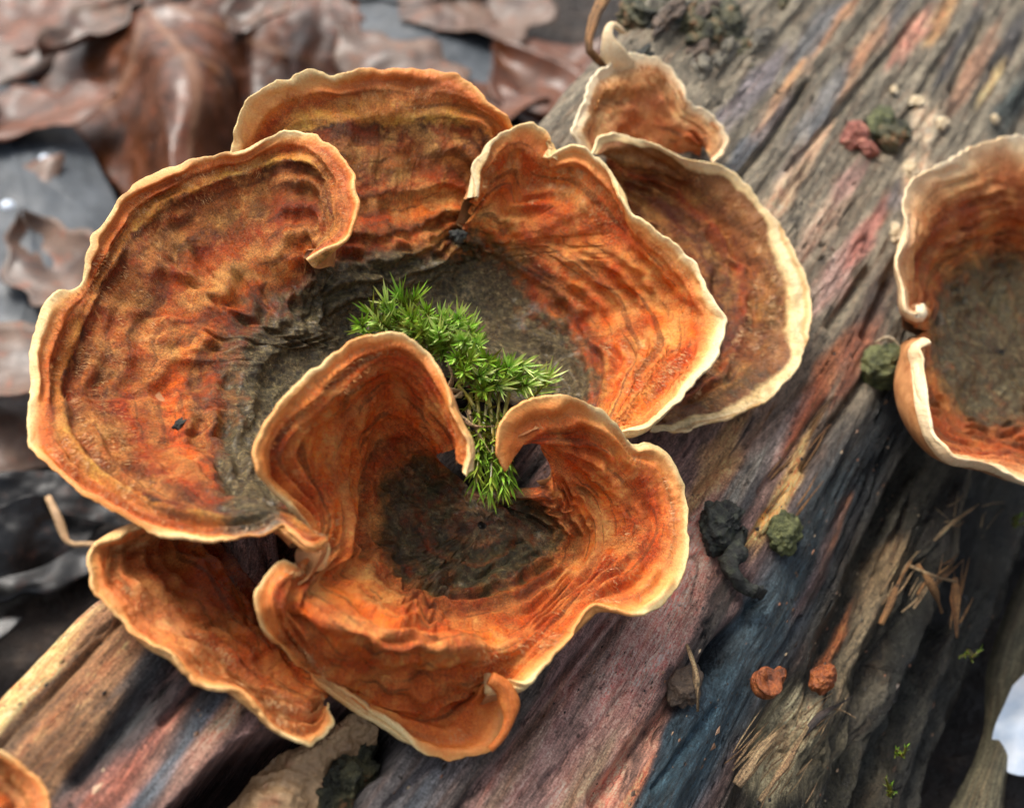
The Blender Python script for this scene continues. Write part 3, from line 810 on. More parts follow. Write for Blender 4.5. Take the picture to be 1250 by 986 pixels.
D_STOPS = [(0.0, DARK), (0.2, BROWN), (0.34, RUST), (0.44, DEEP), (0.52, FELT), (0.6, DEEP), (0.68, BROWN), (0.76, RUST), (0.82, FELT), (0.86, lin((120, 84, 46))), (0.915, BROWN), (0.932, CREAM), (0.97, lin((255, 228, 176))), (0.985, lin((206, 160, 96))), (1.0, lin((232, 200, 150)))]
M_D = cap_mat('cap_right_back', D_STOPS, 0.5, 0.4, 0.07, lin((120, 48, 12)), gain=1.1)
bracket('bracket_fungus', [
    (0.0, [(690, 260, -15), (700, 330, -15), (730, 400, -15), (740, 460, -15), (750, 500, -15)]),
    (0.5, [(735, 215, 35), (800, 270, 25), (840, 340, 18), (850, 420, 14), (800, 490, 18)]),
    (0.88, [(736, 190, 84), (790, 200, 70), (855, 230, 58), (915, 290, 48), (945, 360, 44), (935, 420, 40), (890, 480, 36), (840, 500, 36), (796, 514, 36)]),
    (1.0, [(728, 188, 100), (734, 170, 104), (750, 163, 105), (785, 172, 102), (815, 186, 98), (838, 198, 96), (862, 200, 94), (892, 210, 88), (925, 245, 80), (955, 282, 74), (976, 322, 70), (990, 368, 66), (986, 408, 62), (966, 455, 56), (930, 490, 50), (880, 511, 44), (830, 525, 40), (795, 524, 38)])],
    M_D, 'dark brown bracket with broad cream edge lying flat on the wood, half covered', CAPS, nt=300, ns=110, steps=[(0.87, 5, 0.04), (0.5, 3, 0.04), (0.7, 3, 0.04)], wave=4, lump=4, seed=23,
    alg=lambda x, y, s: 0.35 * (1 - sm(60, 200, np.hypot(x - 860, y - 450))),
    pale=lambda x, y, s: 0.8 * sm(200, 320, y) - 0.3)

C_STOPS = [(0.0, DARK), (0.2, OLIVE), (0.30, lin((150, 84, 34))), (0.36, lin((206, 112, 44))), (0.41, lin((120, 62, 24))), (0.44, FELT), (0.52, ORANGE), (0.58, lin((208, 140, 84))), (0.66, ORANGE), (0.74, lin((206, 128, 68))),
           (0.82, ORANGE), (0.9, lin((200, 112, 54))), (0.95, TAN), (0.975, CREAM), (1.0, lin((255, 230, 180)))]
M_C = cap_mat('cap_right_front', C_STOPS, 0.6, 0.55, 0.08, lin((158, 62, 12)))
bracket('bracket_fungus', [
    (0.0, [(540, 300, -20), (490, 345, -28, 1), (500, 410, -28), (560, 470, -24, 1), (640, 500, -20), (690, 530, 0)]),
    (0.28, [(556, 292, 10), (585, 330, -5, 1), (640, 385, -5), (690, 430, 0, 1), (700, 480, 15), (712, 520, 40)]),
    (0.42, [(560, 288, 30), (610, 308, 20, 1), (670, 352, 16), (722, 410, 20, 1), (735, 470, 40), (725, 523, 60)]),
    (0.8, [(580, 252, 70), (600, 210, 95), (632, 190, 110), (650, 215, 95), (690, 222, 112), (725, 245, 118), (760, 290, 115, 1), (810, 345, 115), (838, 390, 118, 1), (825, 435, 120), (785, 490, 112), (742, 525, 95)]),
    (1.0, [(581, 240, 95), (582, 205, 112), (598, 172, 132), (622, 156, 142), (645, 151, 148), (664, 160, 146), (673, 176, 138), (668, 193, 128), (680, 186, 138), (700, 180, 150), (726, 190, 158), (746, 212, 162), (756, 248, 158, 1),
           (788, 274, 160), (828, 304, 164), (860, 342, 168), (876, 376, 170), (884, 392, 170, 1), (876, 422, 168), (860, 455, 164), (832, 484, 156), (800, 510, 146), (772, 526, 134), (746, 531, 120)])],
    M_C, 'bright orange scalloped bracket with thin white edge overlapping a darker one', CAPS, nt=380, ns=130, steps=[(0.42, 11, 0.05), (0.9, 3, 0.04), (0.62, 3, 0.03)], wave=7, lump=6, seed=31,
    alg=amax(blob(560, 380, 10, 170), blob(650, 440, 0, 125), blob(700, 470, 0, 60)),
    pale=lambda x, y, s: 0.5 * sm(720, 800, x) - 0.1)

F_STOPS = [(0.0, DEEP), (0.2, RUST), (0.35, DEEP), (0.5, ORANGE), (0.62, lin((196, 110, 62))), (0.7, RUST), (0.8, lin((206, 136, 92))), (0.9, lin((196, 108, 54))), (0.955, TAN), (0.985, CREAM)]
M_F = cap_mat('cap_lower', F_STOPS, 0.45, 0.35)
bracket('bracket_fungus', [
    (0.0, [(300, 620, -150), (350, 660, -180, 1), (385, 720, -150), (410, 770, -80, 1), (430, 800, -20), (440, 810, -10)]),
    (0.45, [(240, 630, -70), (255, 675, -75, 1), (300, 730, -40), (345, 790, 0, 1), (385, 825, 6), (405, 845, 8)]),
    (0.85, [(190, 648, 20), (140, 668, 34), (140, 700, 40, 1), (200, 770, 46), (270, 815, 42, 1), (340, 868, 30), (378, 885, 28), (396, 862, 22)]),
    (1.0, [(188, 641, 44), (150, 652, 56), (118, 666, 60), (110, 682, 62), (116, 715, 62, 1), (140, 750, 62), (180, 785, 60), (212, 803, 58), (245, 826, 56), (270, 833, 52, 1), (295, 838, 48), (318, 868, 42), (345, 892, 36), (384, 908, 32), (402, 890, 30), (402, 862, 26)])],
    M_F, 'orange-brown bracket sloping down to the bare stub, tucked beneath the largest one', CAPS, nt=260, ns=100, steps=[(0.8, 5, 0.05), (0.5, 5, 0.05)], wave=9, lump=6, seed=41, alg=lambda x, y, s: 0 * s, rough_edge=4)

E_STOPS = [(0.0, lin((120, 60, 30))), (0.03, lin((60, 44, 30))), (0.06, lin((200, 140, 108))), (0.075, lin((60, 54, 38))), (0.11, lin((110, 96, 66))), (0.13, lin((190, 112, 70))), (0.145, lin((64, 58, 40))), (0.2, lin((104, 98, 66))), (0.225, lin((60, 54, 34))), (0.27, lin((92, 80, 46))), (0.30, lin((150, 84, 34))), (0.34, lin((120, 72, 40))), (0.38, lin((184, 112, 60))), (0.5, ORANGE), (0.58, lin((200, 128, 76))), (0.66, ORANGE),
           (0.76, lin((196, 112, 58))), (0.84, lin((186, 84, 30))), (0.91, lin((206, 120, 56))), (0.955, TAN), (0.985, CREAM)]
M_E = cap_mat('cap_front', E_STOPS, 0.55, 0.5, 0.07, lin((152, 58, 12)))
rootE, _, _ = bracket('bracket_fungus', [
    (0.0, [(590, 638, 18), (586, 637, 18, 1), (583, 639, 18, 1), (582, 642, 18, 1), (584, 645, 18, 1), (587, 646, 18, 1), (590, 646, 18, 1), (593, 644, 18, 1), (594, 641, 18, 1), (590, 638, 18)]),
    (0.16, [(572, 594, 12), (530, 600, 4, 1), (505, 630, 14, 1), (510, 665, 14, 1), (530, 690, 14, 1), (565, 700, 16, 1), (600, 695, 16, 1), (630, 672, 18, 1), (640, 640, 20, 1), (572, 594, 12)]),
    (0.30, [(540, 566, 50), (490, 552, 50, 1), (455, 602, 30, 1), (456, 660, 26, 1), (480, 708, 30, 1), (545, 737, 34, 1), (605, 732, 32, 1), (665, 700, 28, 1), (692, 655, 34, 1), (650, 595, 60)]),
    (0.62, [(545, 552, 130), (520, 500, 150), (470, 460, 150, 1), (400, 540, 120, 1), (420, 645, 84, 1), (372, 728, 118), (430, 775, 138, 1), (520, 796, 128), (575, 796, 112, 1), (622, 790, 80, 1), (690, 740, 58, 1), (745, 640, 78, 1), (660, 545, 110)]),
    (0.8, [(555, 552, 176), (528, 480, 196), (475, 440, 200, 1), (350, 550, 164, 1), (396, 640, 104, 1), (346, 735, 134), (408, 822, 38, 1), (505, 858, 30), (572, 842, 40, 1), (640, 806, 76, 1), (712, 738, 76, 1), (795, 640, 96, 1), (735, 560, 130), (645, 535, 150)]),
    (1.0, [(564, 577, 206), (571, 552, 214), (560, 528, 216), (546, 505, 218), (538, 470, 222), (525, 435, 226), (503, 416, 230), (478, 409, 230, 1), (440, 417, 224), (402, 438, 216), (362, 474, 206), (330, 514, 198), (314, 548, 192, 1),
           (317, 575, 186), (330, 592, 168), (350, 615, 145), (376, 645, 118, 1), (392, 662, 106), (398, 680, 100), (380, 697, 106), (362, 692, 124), (346, 684, 132), (325, 702, 132), (313, 732, 130), (320, 762, 118), (342, 786, 96), (372, 815, 40, 1),
           (430, 850, 28), (485, 890, 28), (512, 914, 30), (550, 926, 30), (592, 918, 36), (620, 892, 44), (627, 858, 56), (618, 840, 66), (602, 829, 76, 1), (622, 832, 86), (645, 832, 92), (664, 812, 92, 1), (690, 780, 92), (722, 737, 94, 1),
           (750, 743, 98), (775, 748, 102), (806, 736, 106), (830, 702, 110), (839, 655, 112, 1), (838, 608, 118), (824, 562, 126), (800, 541, 134), (776, 543, 138), (764, 538, 142), (748, 514, 160), (720, 494, 176), (690, 484, 184), (660, 487, 188), (630, 500, 188), (612, 522, 184), (610, 552, 174), (620, 574, 158)])],
    M_E, 'orange funnel-shaped bracket curling round a dark ringed centre in front of the moss', CAPS, hair_s=0.55, pale=lambda x, y, s: -0.1 + 0.35 * sm(650, 800, x), nt=640, ns=150, crease=1, steps=[(0.30, 9, 0.03), (0.25, 8, 0.025), (0.2, 10, 0.03), (0.15, 9, 0.03), (0.11, 9, 0.025), (0.06, 9, 0.025), (0.44, 4, 0.03), (0.88, 3, 0.04), (0.7, 3, 0.03)], wave=6, lump=5, seed=53,
    broad=7,
    alg=lambda x, y, s: 0.55 * (1 - sm(0.2, 0.36, s)))

V, F, gq = strip([px(np.float64(x), np.float64(y), np.float64(k)) for x, y, k in [(598, 828, 92), (616, 842, 88), (622, 868, 78), (616, 894, 66), (598, 914, 52)]], 20, 12, (0.8, 1, 0.7), 5, nseg=24)
mesh_obj('curled_edge', V, F, M_E, rootE, {'s': np.full(len(V), 0.93), 'alg': np.zeros(len(V)), 'st': gq * 4, 'rs': gq + 50, 'pale': np.full(len(V), 0.3)})

G_STOPS = [(0.0, BROWN), (0.25, lin((180, 104, 60))), (0.45, lin((196, 128, 84))), (0.6, lin((170, 92, 50))), (0.75, lin((204, 148, 108))), (0.86, lin((222, 178, 136))), (0.93, lin((250, 216, 168))), (1.0, lin((255, 236, 196)))]
M_G = cap_mat('cap_far', G_STOPS, 0.25, 0.3, 0.1)
rootG, _, _ = bracket('bracket_fungus', [
    (0.0, [(850, 215, -20), (815, 215, -20), (780, 215, -20), (750, 215, -15)]),
    (0.5, [(858, 180, 20), (815, 165, 28), (770, 165, 36), (745, 190, 30)]),
    (1.0, [(868, 195, 30), (884, 178, 44), (882, 158, 52), (862, 138, 60), (838, 124, 70), (828, 96, 80), (812, 78, 86), (790, 68, 92), (768, 70, 94), (742, 80, 94), (722, 96, 92), (710, 128, 86), (703, 158, 76), (710, 185, 60)])],
    M_G, 'small pale peach bracket with white frilled edge and a curled horn, beside soil mound', CAPS, nt=200, ns=70, steps=[(0.8, 5, 0.05)], wave=5, lump=4, seed=61, alg=lambda x, y, s: 0 * s, rough_edge=4)
V, F, gq = strip([px(np.float64(x), np.float64(y), np.float64(k)) for x, y, k in [(768, 82, 80), (752, 70, 100), (742, 45, 118), (748, 30, 122), (762, 40, 116)]], 34, 14, (1.0, 0.9, 0.4), 5)
mesh_obj('curled_horn', V, F, M_G, rootG, {'s': np.full(len(V), 0.95), 'alg': np.zeros(len(V)), 'st': gq * 4, 'rs': gq + 50, 'pale': np.ones(len(V))})

H_STOPS = [(0.0, DARK), (0.2, lin((88, 84, 60))), (0.34, lin((110, 88, 52))), (0.42, lin((150, 86, 40))), (0.5, BROWN), (0.56, lin((176, 98, 44))), (0.63, lin((120, 62, 28))), (0.7, lin((150, 84, 44))), (0.78, lin((132, 70, 36))), (0.83, lin((206, 140, 96))), (0.9, lin((226, 176, 128))), (0.97, lin((250, 218, 170))), (1.0, lin((255, 236, 198)))]
M_H = cap_mat('cap_cup', H_STOPS, 0.35, 0.35, 0.06)
bracket('bracket_fungus', [
    (0.0, [(1219, 431, 4), (1220, 428, 4), (1223, 426, 4), (1226, 429, 4), (1225, 433, 4), (1222, 434, 4), (1219, 431, 4)]),
    (0.35, [(1135, 405, 30), (1150, 350, 30), (1230, 310, 22), (1330, 390, 15), (1290, 500, 10), (1190, 520, 14), (1140, 450, 26), (1135, 405, 30)]),
    (0.72, [(1118, 395, 80), (1120, 330, 90), (1150, 285, 96), (1250, 252, 96), (1390, 350, 80), (1340, 560, 60), (1230, 560, 70), (1140, 535, 84), (1108, 480, 90), (1116, 425, 80)]),
    (1.0, [(1120, 372, 130), (1124, 384, 136), (1108, 380, 142), (1104, 352, 150), (1098, 318, 158), (1106, 280, 160), (1104, 245, 162), (1120, 216, 164), (1158, 196, 166), (1200, 176, 166), (1250, 166, 166), (1330, 170, 160), (1410, 250, 150), (1440, 380, 140),
           (1400, 520, 135), (1330, 590, 140), (1285, 598, 146), (1250, 588, 150), (1222, 570, 156), (1190, 565, 158), (1165, 560, 160), (1146, 535, 160), (1136, 505, 158), (1130, 470, 156), (1126, 440, 156), (1122, 424, 158), (1136, 420, 150)])],
    M_H, 'deep cup-shaped brown bracket with white lip split by a gap, alone near the twig-green ball', CAPS, nt=340, ns=110, steps=[(0.82, 6, 0.04), (0.5, 6, 0.03), (0.6, 6, 0.03), (0.4, 5, 0.03), (0.7, 4, 0.03)], wave=5, lump=5, seed=71,
    alg=lambda x, y, s: 0.62 * (1 - sm(0.25, 0.5, s)))

M_I = cap_mat('cap_corner', F_STOPS, 0.4, 0.3)
bracket('bracket_fungus', [
    (0.0, [(-60, 1040, -10), (-30, 1060, -10), (0, 1080, -10)]),
    (0.6, [(-40, 960, 20), (0, 985, 20), (25, 1020, 20)]),
    (1.0, [(-60, 905, 50), (-20, 913, 52), (8, 922, 52), (32, 940, 50), (50, 966, 48), (64, 1000, 44), (66, 1050, 36)])],
    M_I, 'small orange bracket on the tip of the bare stub, apart from the cluster', CAPS, nt=140, ns=60, steps=[(0.8, 4, 0.05)], wave=4, lump=4, seed=81, alg=lambda x, y, s: 0 * s)


# ================================================================== moss
def moss_mat():
    g = NT('moss_green'); o = g.obj(); t = g.attr('tip')
    c = g.ramp(t, [(0.0, lin((84, 74, 26))), (0.3, lin((104, 122, 34))), (0.65, lin((132, 186, 56))), (1.0, lin((220, 236, 150)))])
    c = g.mix(g.ramp(g.noise(o, 300, 3), [(0.45, 0), (0.7, 0.6)]), c, lin((158, 140, 52)))
    return g.out(c, 0.35, None, spec=0.5, sss=0.25, sss_r=(0.5, 1, 0.2), sss_s=0.0006)


MOSS = moss_mat()


def shoot_mesh(pts, nleaf, ll, lw, seed, star=0.35):
    """one moss shoot: a stem through world points, pointed keeled leaves round it, crowding into a star at the tip"""
    r = np.random.default_rng(seed)
    V, F, gq = strip(pts, 5, 5, (1, 1, 0.5), seed, nseg=8)
    VV = [V]; FF = list(F); tip = [np.full(len(V), 0.05)]; nv = len(V)
    p, _ = catmull(np.asarray(pts) / U, 8); p = p * U
    for i in range(nleaf):
        u = 0.25 + 0.75 * (i / nleaf) ** 0.7
        fi = u * (len(p) - 1); j = min(int(fi), len(p) - 2); c = p[j] + (p[j+1] - p[j]) * (fi - j)
        ax_ = p[j+1] - p[j]; ax_ /= np.linalg.norm(ax_)
        an = i * 2.399 + r.normal() * 0.3
        e1 = np.cross(ax_, [0.3, 0.5, 0.81]); e1 /= np.linalg.norm(e1); e2 = np.cross(ax_, e1)
        rad = e1 * math.cos(an) + e2 * math.sin(an)
        spread = (1.15 - 0.75 * u) + r.normal() * 0.15
        d = ax_ * math.cos(spread) + rad * math.sin(spread)
        L = ll * U * r.uniform(0.7, 1.15) * (0.75 + 0.3 * u); wd = lw * U * r.uniform(0.8, 1.2) / 2
        sd_ = np.cross(d, ax_ if abs(d @ ax_) < 0.95 else e1); sd_ /= np.linalg.norm(sd_); up = np.cross(sd_, d)
        q = [c, c + d * L * 0.35 + sd_ * wd + up * wd * 0.5, c + d * L * 0.38, c + d * L * 0.35 - sd_ * wd + up * wd * 0.5,
             c + d * L * 0.7 + sd_ * wd * 0.6 - rad * 0.0 + ax_ * L * 0.05, c + d * L * 0.7 - sd_ * wd * 0.6 + ax_ * L * 0.05, c + d * L + ax_ * L * 0.12]
        VV.append(np.array(q)); b = nv
        FF += [[b, b+1, b+2], [b, b+2, b+3], [b+1, b+4, b+2], [b+2, b+4, b+5], [b+2, b+5, b+3], [b+4, b+6, b+5]]
        hue = np.clip(0.2 + 0.65 * u + r.normal() * 0.12, 0, 1)
        tip.append(np.clip(hue + np.array([-0.15, 0, 0, 0, 0.08, 0.08, 0.2]), 0, 1)); nv += 7
    return np.concatenate(VV), FF, np.concatenate(tip)


moss = empty('moss_tuft', px(np.float64(555), np.float64(430), np.float64(0)), 'bright green star-tipped moss tuft growing in the hollow between the brackets', 'moss')
TIPS = [(452, 380), (470, 368), (488, 362), (505, 366), (462, 392), (480, 384), (500, 386), (520, 380), (538, 386), (515, 402), (535, 405), (555, 400), (572, 398), (548, 420), (565, 416), (582, 420),
        (528, 418), (556, 436), (575, 438), (594, 440), (566, 452), (588, 458), (606, 452), (622, 448), (638, 446), (652, 456), (668, 462), (628, 464), (644, 470), (610, 470), (590, 476), (545, 396), (500, 400), (440, 396), (560, 386)]
k_ = 0
for i, (x, y) in enumerate(TIPS):
    r = np.random.default_rng(i + 100)
    kt = 70 + r.uniform(-12, 22); bx, by = x * 0.75 + 555 * 0.25 + r.normal() * 8, y * 0.75 + 455 * 0.25 + r.normal() * 8 + 12
    pts = [px(np.float64(bx), np.float64(by), np.float64(-25)), px(np.float64((x + bx) / 2 + r.normal() * 5), np.float64((y + by) / 2), np.float64(kt * 0.5)), px(np.float64(x), np.float64(y), np.float64(kt))]
    V, F, tp = shoot_mesh(pts, 42, 33, 4.0, i + 5); tp = np.clip(tp - 0.4 * r.random() * (r.random() < 0.6), 0, 1)
    mesh_obj('shoot', V, F, MOSS, moss, {'tip': tp}, smooth=False)
HANG = [[(600, 468, 60), (592, 510, 75), (590, 560, 80)], [(612, 470, 60), (606, 520, 80), (604, 575, 85)], [(580, 470, 60), (585, 520, 80), (582, 590, 90)], [(595, 475, 60), (602, 540, 85), (598, 600, 95)],
        [(620, 480, 60), (612, 540, 80), (614, 598, 90)], [(575, 480, 50), (572, 520, 70), (580, 560, 80)], [(605, 480, 60), (615, 530, 70), (622, 590, 80)], [(560, 470, 50), (580, 500, 70), (592, 545, 75)]]
for i, h in enumerate(HANG):
    V, F, tp = shoot_mesh([px(np.float64(x), np.float64(y), np.float64(k)) for x, y, k in h], 44, 30, 4.5, i + 60)
    mesh_obj('shoot', V, F, MOSS, moss, {'tip': np.clip(tp * 0.62, 0, 1)}, smooth=False)
# bleached dead shoots at the tuft's heart
for i, h in enumerate([[(545, 480, 60), (552, 462, 85), (545, 440, 100)], [(560, 478, 60), (550, 475, 85), (538, 472, 100)], [(565, 480, 60), (552, 486, 85), (540, 492, 95)], [(570, 500, 60), (585, 530, 85), (600, 555, 95)], [(555, 500, 60), (580, 520, 85), (606, 520, 95)]]):
    V, F, gq = strip([px(np.float64(x), np.float64(y), np.float64(k)) for x, y, k in h], 7, 4, (1, 0.8, 0.1), i)
    mesh_obj('dead_shoot', V, F, SPL, moss, {'gr': gq})

SPRIGS = [(1085, 966, -60, 3, 'tiny bright green moss sprig in a dark crack beneath the pale splinters'), (1186, 797, -80, 3, 'tiny green moss sprig below the ochre splinters on dark wood'),
          (1240, 636, -60, 3, 'tiny green moss sprig on black wood below the cup-shaped bracket'), (1098, 918, -60, 3, 'tiny pale green moss sprig among dark mauve ridges')]
for q, (x, y, k, n, lab) in enumerate(SPRIGS):
    sp = empty('moss_sprig', px(np.float64(x), np.float64(y), np.float64(k - 20)), lab, 'moss', 'moss sprigs in the cracks')
    for i in range(n):
        r = np.random.default_rng(q * 9 + i)
        V, F, tp = shoot_mesh([px(np.float64(x), np.float64(y), np.float64(k - 25)), px(np.float64(x + r.normal() * 4), np.float64(y + r.normal() * 4), np.float64(k)), px(np.float64(x + r.normal() * 9), np.float64(y + r.normal() * 7), np.float64(k + 14))], 8, 10, 3, q * 7 + i)
        mesh_obj('shoot', V, F, MOSS, sp, {'tip': tp * 0.55}, smooth=False)


# ================================================================== small growths and crumbs
def lump_mesh(c, r, squash=(1, 1, 1), amp=0.2, freq=2.0, seed=0, n=40, dimple=0.0, oct_=4):
    th = np.linspace(0.02, math.pi - 0.02, n); ph = np.linspace(0, 2 * math.pi, int(n * 1.5), endpoint=False)
    T_, Ph = np.meshgrid(th, ph, indexing='ij')
    d = np.stack([np.sin(T_) * np.cos(Ph), np.sin(T_) * np.sin(Ph), np.cos(T_)], -1)
    rr = 1 + amp * fbm(d * freq + seed * 3.7, seed, oct_) - dimple * np.exp(-((1 - d[..., 2]) / 0.22) ** 2) + 0.25 * dimple * np.exp(-((1 - d[..., 2] - 0.42) / 0.14) ** 2)
    q = d * rr[..., None] * np.asarray(squash)
    P = np.asarray(c) + (q[..., 0:1] * AW + q[..., 1:2] * BW + q[..., 2:3] * NW) * r * U
    m = P.shape[1]
    F = grid_faces(n, m, True).tolist() + [list(range(m))[::-1], [(n - 1) * m + j for j in range(m)]]
    return P.reshape(-1, 3), F


def crumb_mat(name, cols, scale=700, bump=0.0006, rough=0.5):
    g = NT(name); o = g.obj()
    c = g.ramp(g.noise(o, scale, 5, 0.65), [(0.32 + 0.36 * i / max(1, len(cols) - 1), lin(q)) for i, q in enumerate(cols)])
    c = g.mix(0.5, c, g.ramp(g.noise(o, 4000, 3), [(0.25, 0.2), (0.75, 0.85)]), 'OVERLAY')
    bp = g.bump(g.noise(o, scale * 2.2, 5, 0.7), 0.9, bump)
    return g.out(c, rough, bp)


K_BLACK = crumb_mat('black_crust', [(14, 15, 14), (34, 36, 30), (70, 74, 58)])
K_GREEN = crumb_mat('green_crust', [(40, 46, 26), (78, 82, 42), (120, 122, 74)])
K_BUD = crumb_mat('brown_bud', [(46, 38, 32), (84, 68, 54), (112, 92, 72)])
K_ORNG = crumb_mat('orange_jelly', [(74, 38, 16), (138, 70, 28), (178, 104, 52)], rough=0.35)
K_RED = crumb_mat('red_flake', [(96, 46, 34), (140, 76, 60), (186, 128, 104)], rough=0.4)
K_PALE = crumb_mat('pale_flake', [(160, 138, 104), (204, 182, 144), (236, 222, 194)])
K_SOIL = crumb_mat('mossy_soil', [(26, 26, 20), (58, 58, 40), (96, 92, 62), (150, 96, 56)], 260, 0.002)
K_LITTER = crumb_mat('grey_litter', [(52, 48, 42), (98, 92, 78), (140, 132, 112)], 300, 0.001)
K_GLINT = crumb_mat('glint_white', [(176, 192, 208), (206, 218, 232), (232, 238, 246)], 90, 0.0003, 0.45)


def lump(name, x, y, k, r, mat, label, cat, squash=(1, 1, 1), amp=0.2, freq=2.0, seed=0, group=None, dimple=0, parent=None, n=64):
    c = px(np.float64(x), np.float64(y), np.float64(k))
    V, F = lump_mesh(c, r, squash, amp, freq, seed, n, dimple, 6 if n > 30 else 4)
    o = mesh_obj(name, V, F, mat, parent, origin=None if parent is not None else c - NW * r * U * squash[2] * 0.9)
    if parent is None: tag(o, label, cat, group)
    return o


lump('crust_ball', 878, 642, 10, 37, K_BLACK, 'round black crusty growth touching the funnel-shaped bracket', 'fungus', (1.15, 0.85, 0.7), 0.26, 2.2, 2)
lump('crust_ball', 957, 651, 4, 29, K_GREEN, 'olive green granular ball beside the round black growth', 'fungus', (1.2, 0.85, 0.65), 0.22, 2.4, 5)
lump('crust_ball', 1078, 446, 5, 40, K_GREEN, 'dark mossy green ball under the split lip of the cup', 'fungus', (1, 0.85, 0.9), 0.14, 2.6, 9)
th_ = empty('fibre', px(np.float64(1085), np.float64(440), np.float64(30)), 'thin white curved thread across the mossy green ball', 'fibre')
for i, (h, w) in enumerate([([(1068, 418, 38), (1085, 412, 44), (1100, 425, 42), (1110, 448, 36)], 5), ([(1110, 448, 36), (1104, 466, 24), (1098, 480, 10)], 5)]):
    V, F, gq = strip([px(np.float64(x), np.float64(y), np.float64(k)) for x, y, k in h], w, w, (1, 1, 0.6), i)
    mesh_obj('strand', V, F, K_PALE, th_, {'gr': gq})
V, F, gq = strip([px(np.float64(x), np.float64(y), np.float64(k)) for x, y, k in [(905, 645, 14), (900, 672, 22), (892, 690, 22), (904, 712, 20), (930, 724, 10)]], 26, 20, (0.9, 1, 0.7), 8, nseg=40)
V = V + 5 * U * np.stack([fbm(V / U / 12 + q, 7 + q, 3) for q in range(3)], -1)
tag(mesh_obj('bark_curl', V, F, K_BLACK, None, origin=V.mean(0)), 'twisted dark bark curl hanging below the round black growth', 'bark')
lump('bud', 836, 838, 4, 26, K_BUD, 'brown rounded bud lying in a groove under a pale fibre', 'bud', (1.15, 0.8, 0.7), 0.2, 1.5, 12)
V, F, gq = strip([px(np.float64(x), np.float64(y), np.float64(k)) for x, y, k in [(838, 786, 22), (848, 815, 34), (851, 845, 34), (852, 868, 18)]], 9, 4, (0.4, 1, 0.5), 3)
tag(mesh_obj('fibre', V, F, SPL, None, {'gr': gq}, origin=V.mean(0)), 'pale green flat fibre lying over the brown bud', 'fibre')
oc = empty('orange_cup', px(np.float64(938), np.float64(832), np.float64(-12)), 'small orange cup fungus with a dimple on slate blue wood', 'fungus')
lump('cup', 934, 834, -2, 21, K_ORNG, '', '', (1, 1, 0.8), 0.08, 1.5, 3, dimple=0.75, parent=oc)
lump('side_lobe', 950, 825, -6, 14, K_ORNG, '', '', (1.1, 0.7, 0.8), 0.12, 2, 6, parent=oc)
lump('orange_jelly_fungus', 1005, 828, -24, 22, K_ORNG, 'brownish orange knob without dimple beside the small cup fungus', 'fungus', (1.1, 0.8, 0.8), 0.16, 1.8, 14)
cl = empty('debris_clump', px(np.float64(1065), np.float64(170), np.float64(-10)), 'clump of reddish flakes and grey-green crumbs on the pale part of log', 'debris')
for i, (x, y, r, m, sq) in enumerate([(1045, 162, 26, K_RED, (1.2, 0.8, 0.6)), (1058, 182, 22, K_RED, (0.8, 1, 0.6)), (1036, 172, 16, K_RED, (1, 1, 0.7)), (1085, 168, 30, K_SOIL, (1, 1, 0.7)), (1078, 148, 30, K_GREEN, (1.3, 0.9, 0.5)), (1100, 160, 22, K_SOIL, (1, 1, 0.6)), (1052, 168, 14, K_SOIL, (1, 1, 0.7))]):
    lump('flake', x, y, 6, r, m, '', '', sq, 0.3, 1.8, i + 20, parent=cl, n=26)
for i, (x, y, r, lab) in enumerate([(1120, 124, 17, 'brightest white flake on the log above the reddish debris clump'), (1092, 110, 9, 'small white flake next to the brightest one'), (1150, 150, 16, 'cream wood flake between debris clump and the cup-shaped bracket'),
                                    (1112, 208, 20, 'cream wood flake just above the lip of the cup-shaped bracket'), (1095, 285, 18, 'cream flake wedged at the upper lip of the cup-shaped bracket'), (1215, 145, 11, 'small cream flake in dark grain above the cup-shaped bracket')]):
    lump('pale_flake', x, y, 3, r, K_PALE, lab, 'flake', (1.2, 0.8, 0.4), 0.4, 1.8, i + 40, n=24)
mound = empty('soil_mound', px(np.float64(870), np.float64(60), np.float64(-60)), 'dark mossy soil mound heaped on the log behind the small peach bracket', 'soil')
for i in range(18):
    r = np.random.default_rng(i + 300)
    x, y = 862 + r.normal() * 55, 40 + r.normal() * 36
    if x < 775 or x > 965: continue
    lump('clod', x, y, r.uniform(-25, 12), r.uniform(18, 44), [K_SOIL, K_LITTER, K_BUD, K_LITTER, K_BLACK][i % 5], '', '', (1.3, r.uniform(0.35, 0.8), r.uniform(0.3, 0.6)), 0.5, 1.5, i + 70, parent=mound, n=34)
for i, (x, y, sq) in enumerate([(850, 45, (1.0, 0.9, 0.55)), (905, 75, (1.0, 0.6, 0.4)), (800, 20, (0.9, 0.8, 0.45))]):
    lump('clod', x, y, -30, 85, K_SOIL, '', '', sq, 0.42, 2.0, 68 + i * 7, parent=mound, n=110)
V, F, gq = strip([px(np.float64(x), np.float64(y), np.float64(k)) for x, y, k in [(760, -40, 60), (738, 0, 70), (724, 30, 72), (720, 62, 60), (740, 80, 40)]], 17, 12, (0.8, 1, 0.8), 4)
tag(mesh_obj('twig', V, F, SPLO, None, {'gr': gq}, origin=V.mean(0)), 'thin tan twig curving behind the horn of the small peach bracket', 'twig')
lump('dark_speck', 559, 288, 40, 11, K_BLACK, 'black crumb in the crease between the upright and scalloped brackets', 'debris', (1, 1, 0.8), 0.4, 2, 91, n=20)
lump('dark_speck', 221, 517, 0, 9, K_BLACK, 'black crumb stuck on the face of the largest bracket', 'debris', (1.2, 0.7, 0.6), 0.4, 2, 92, n=20)
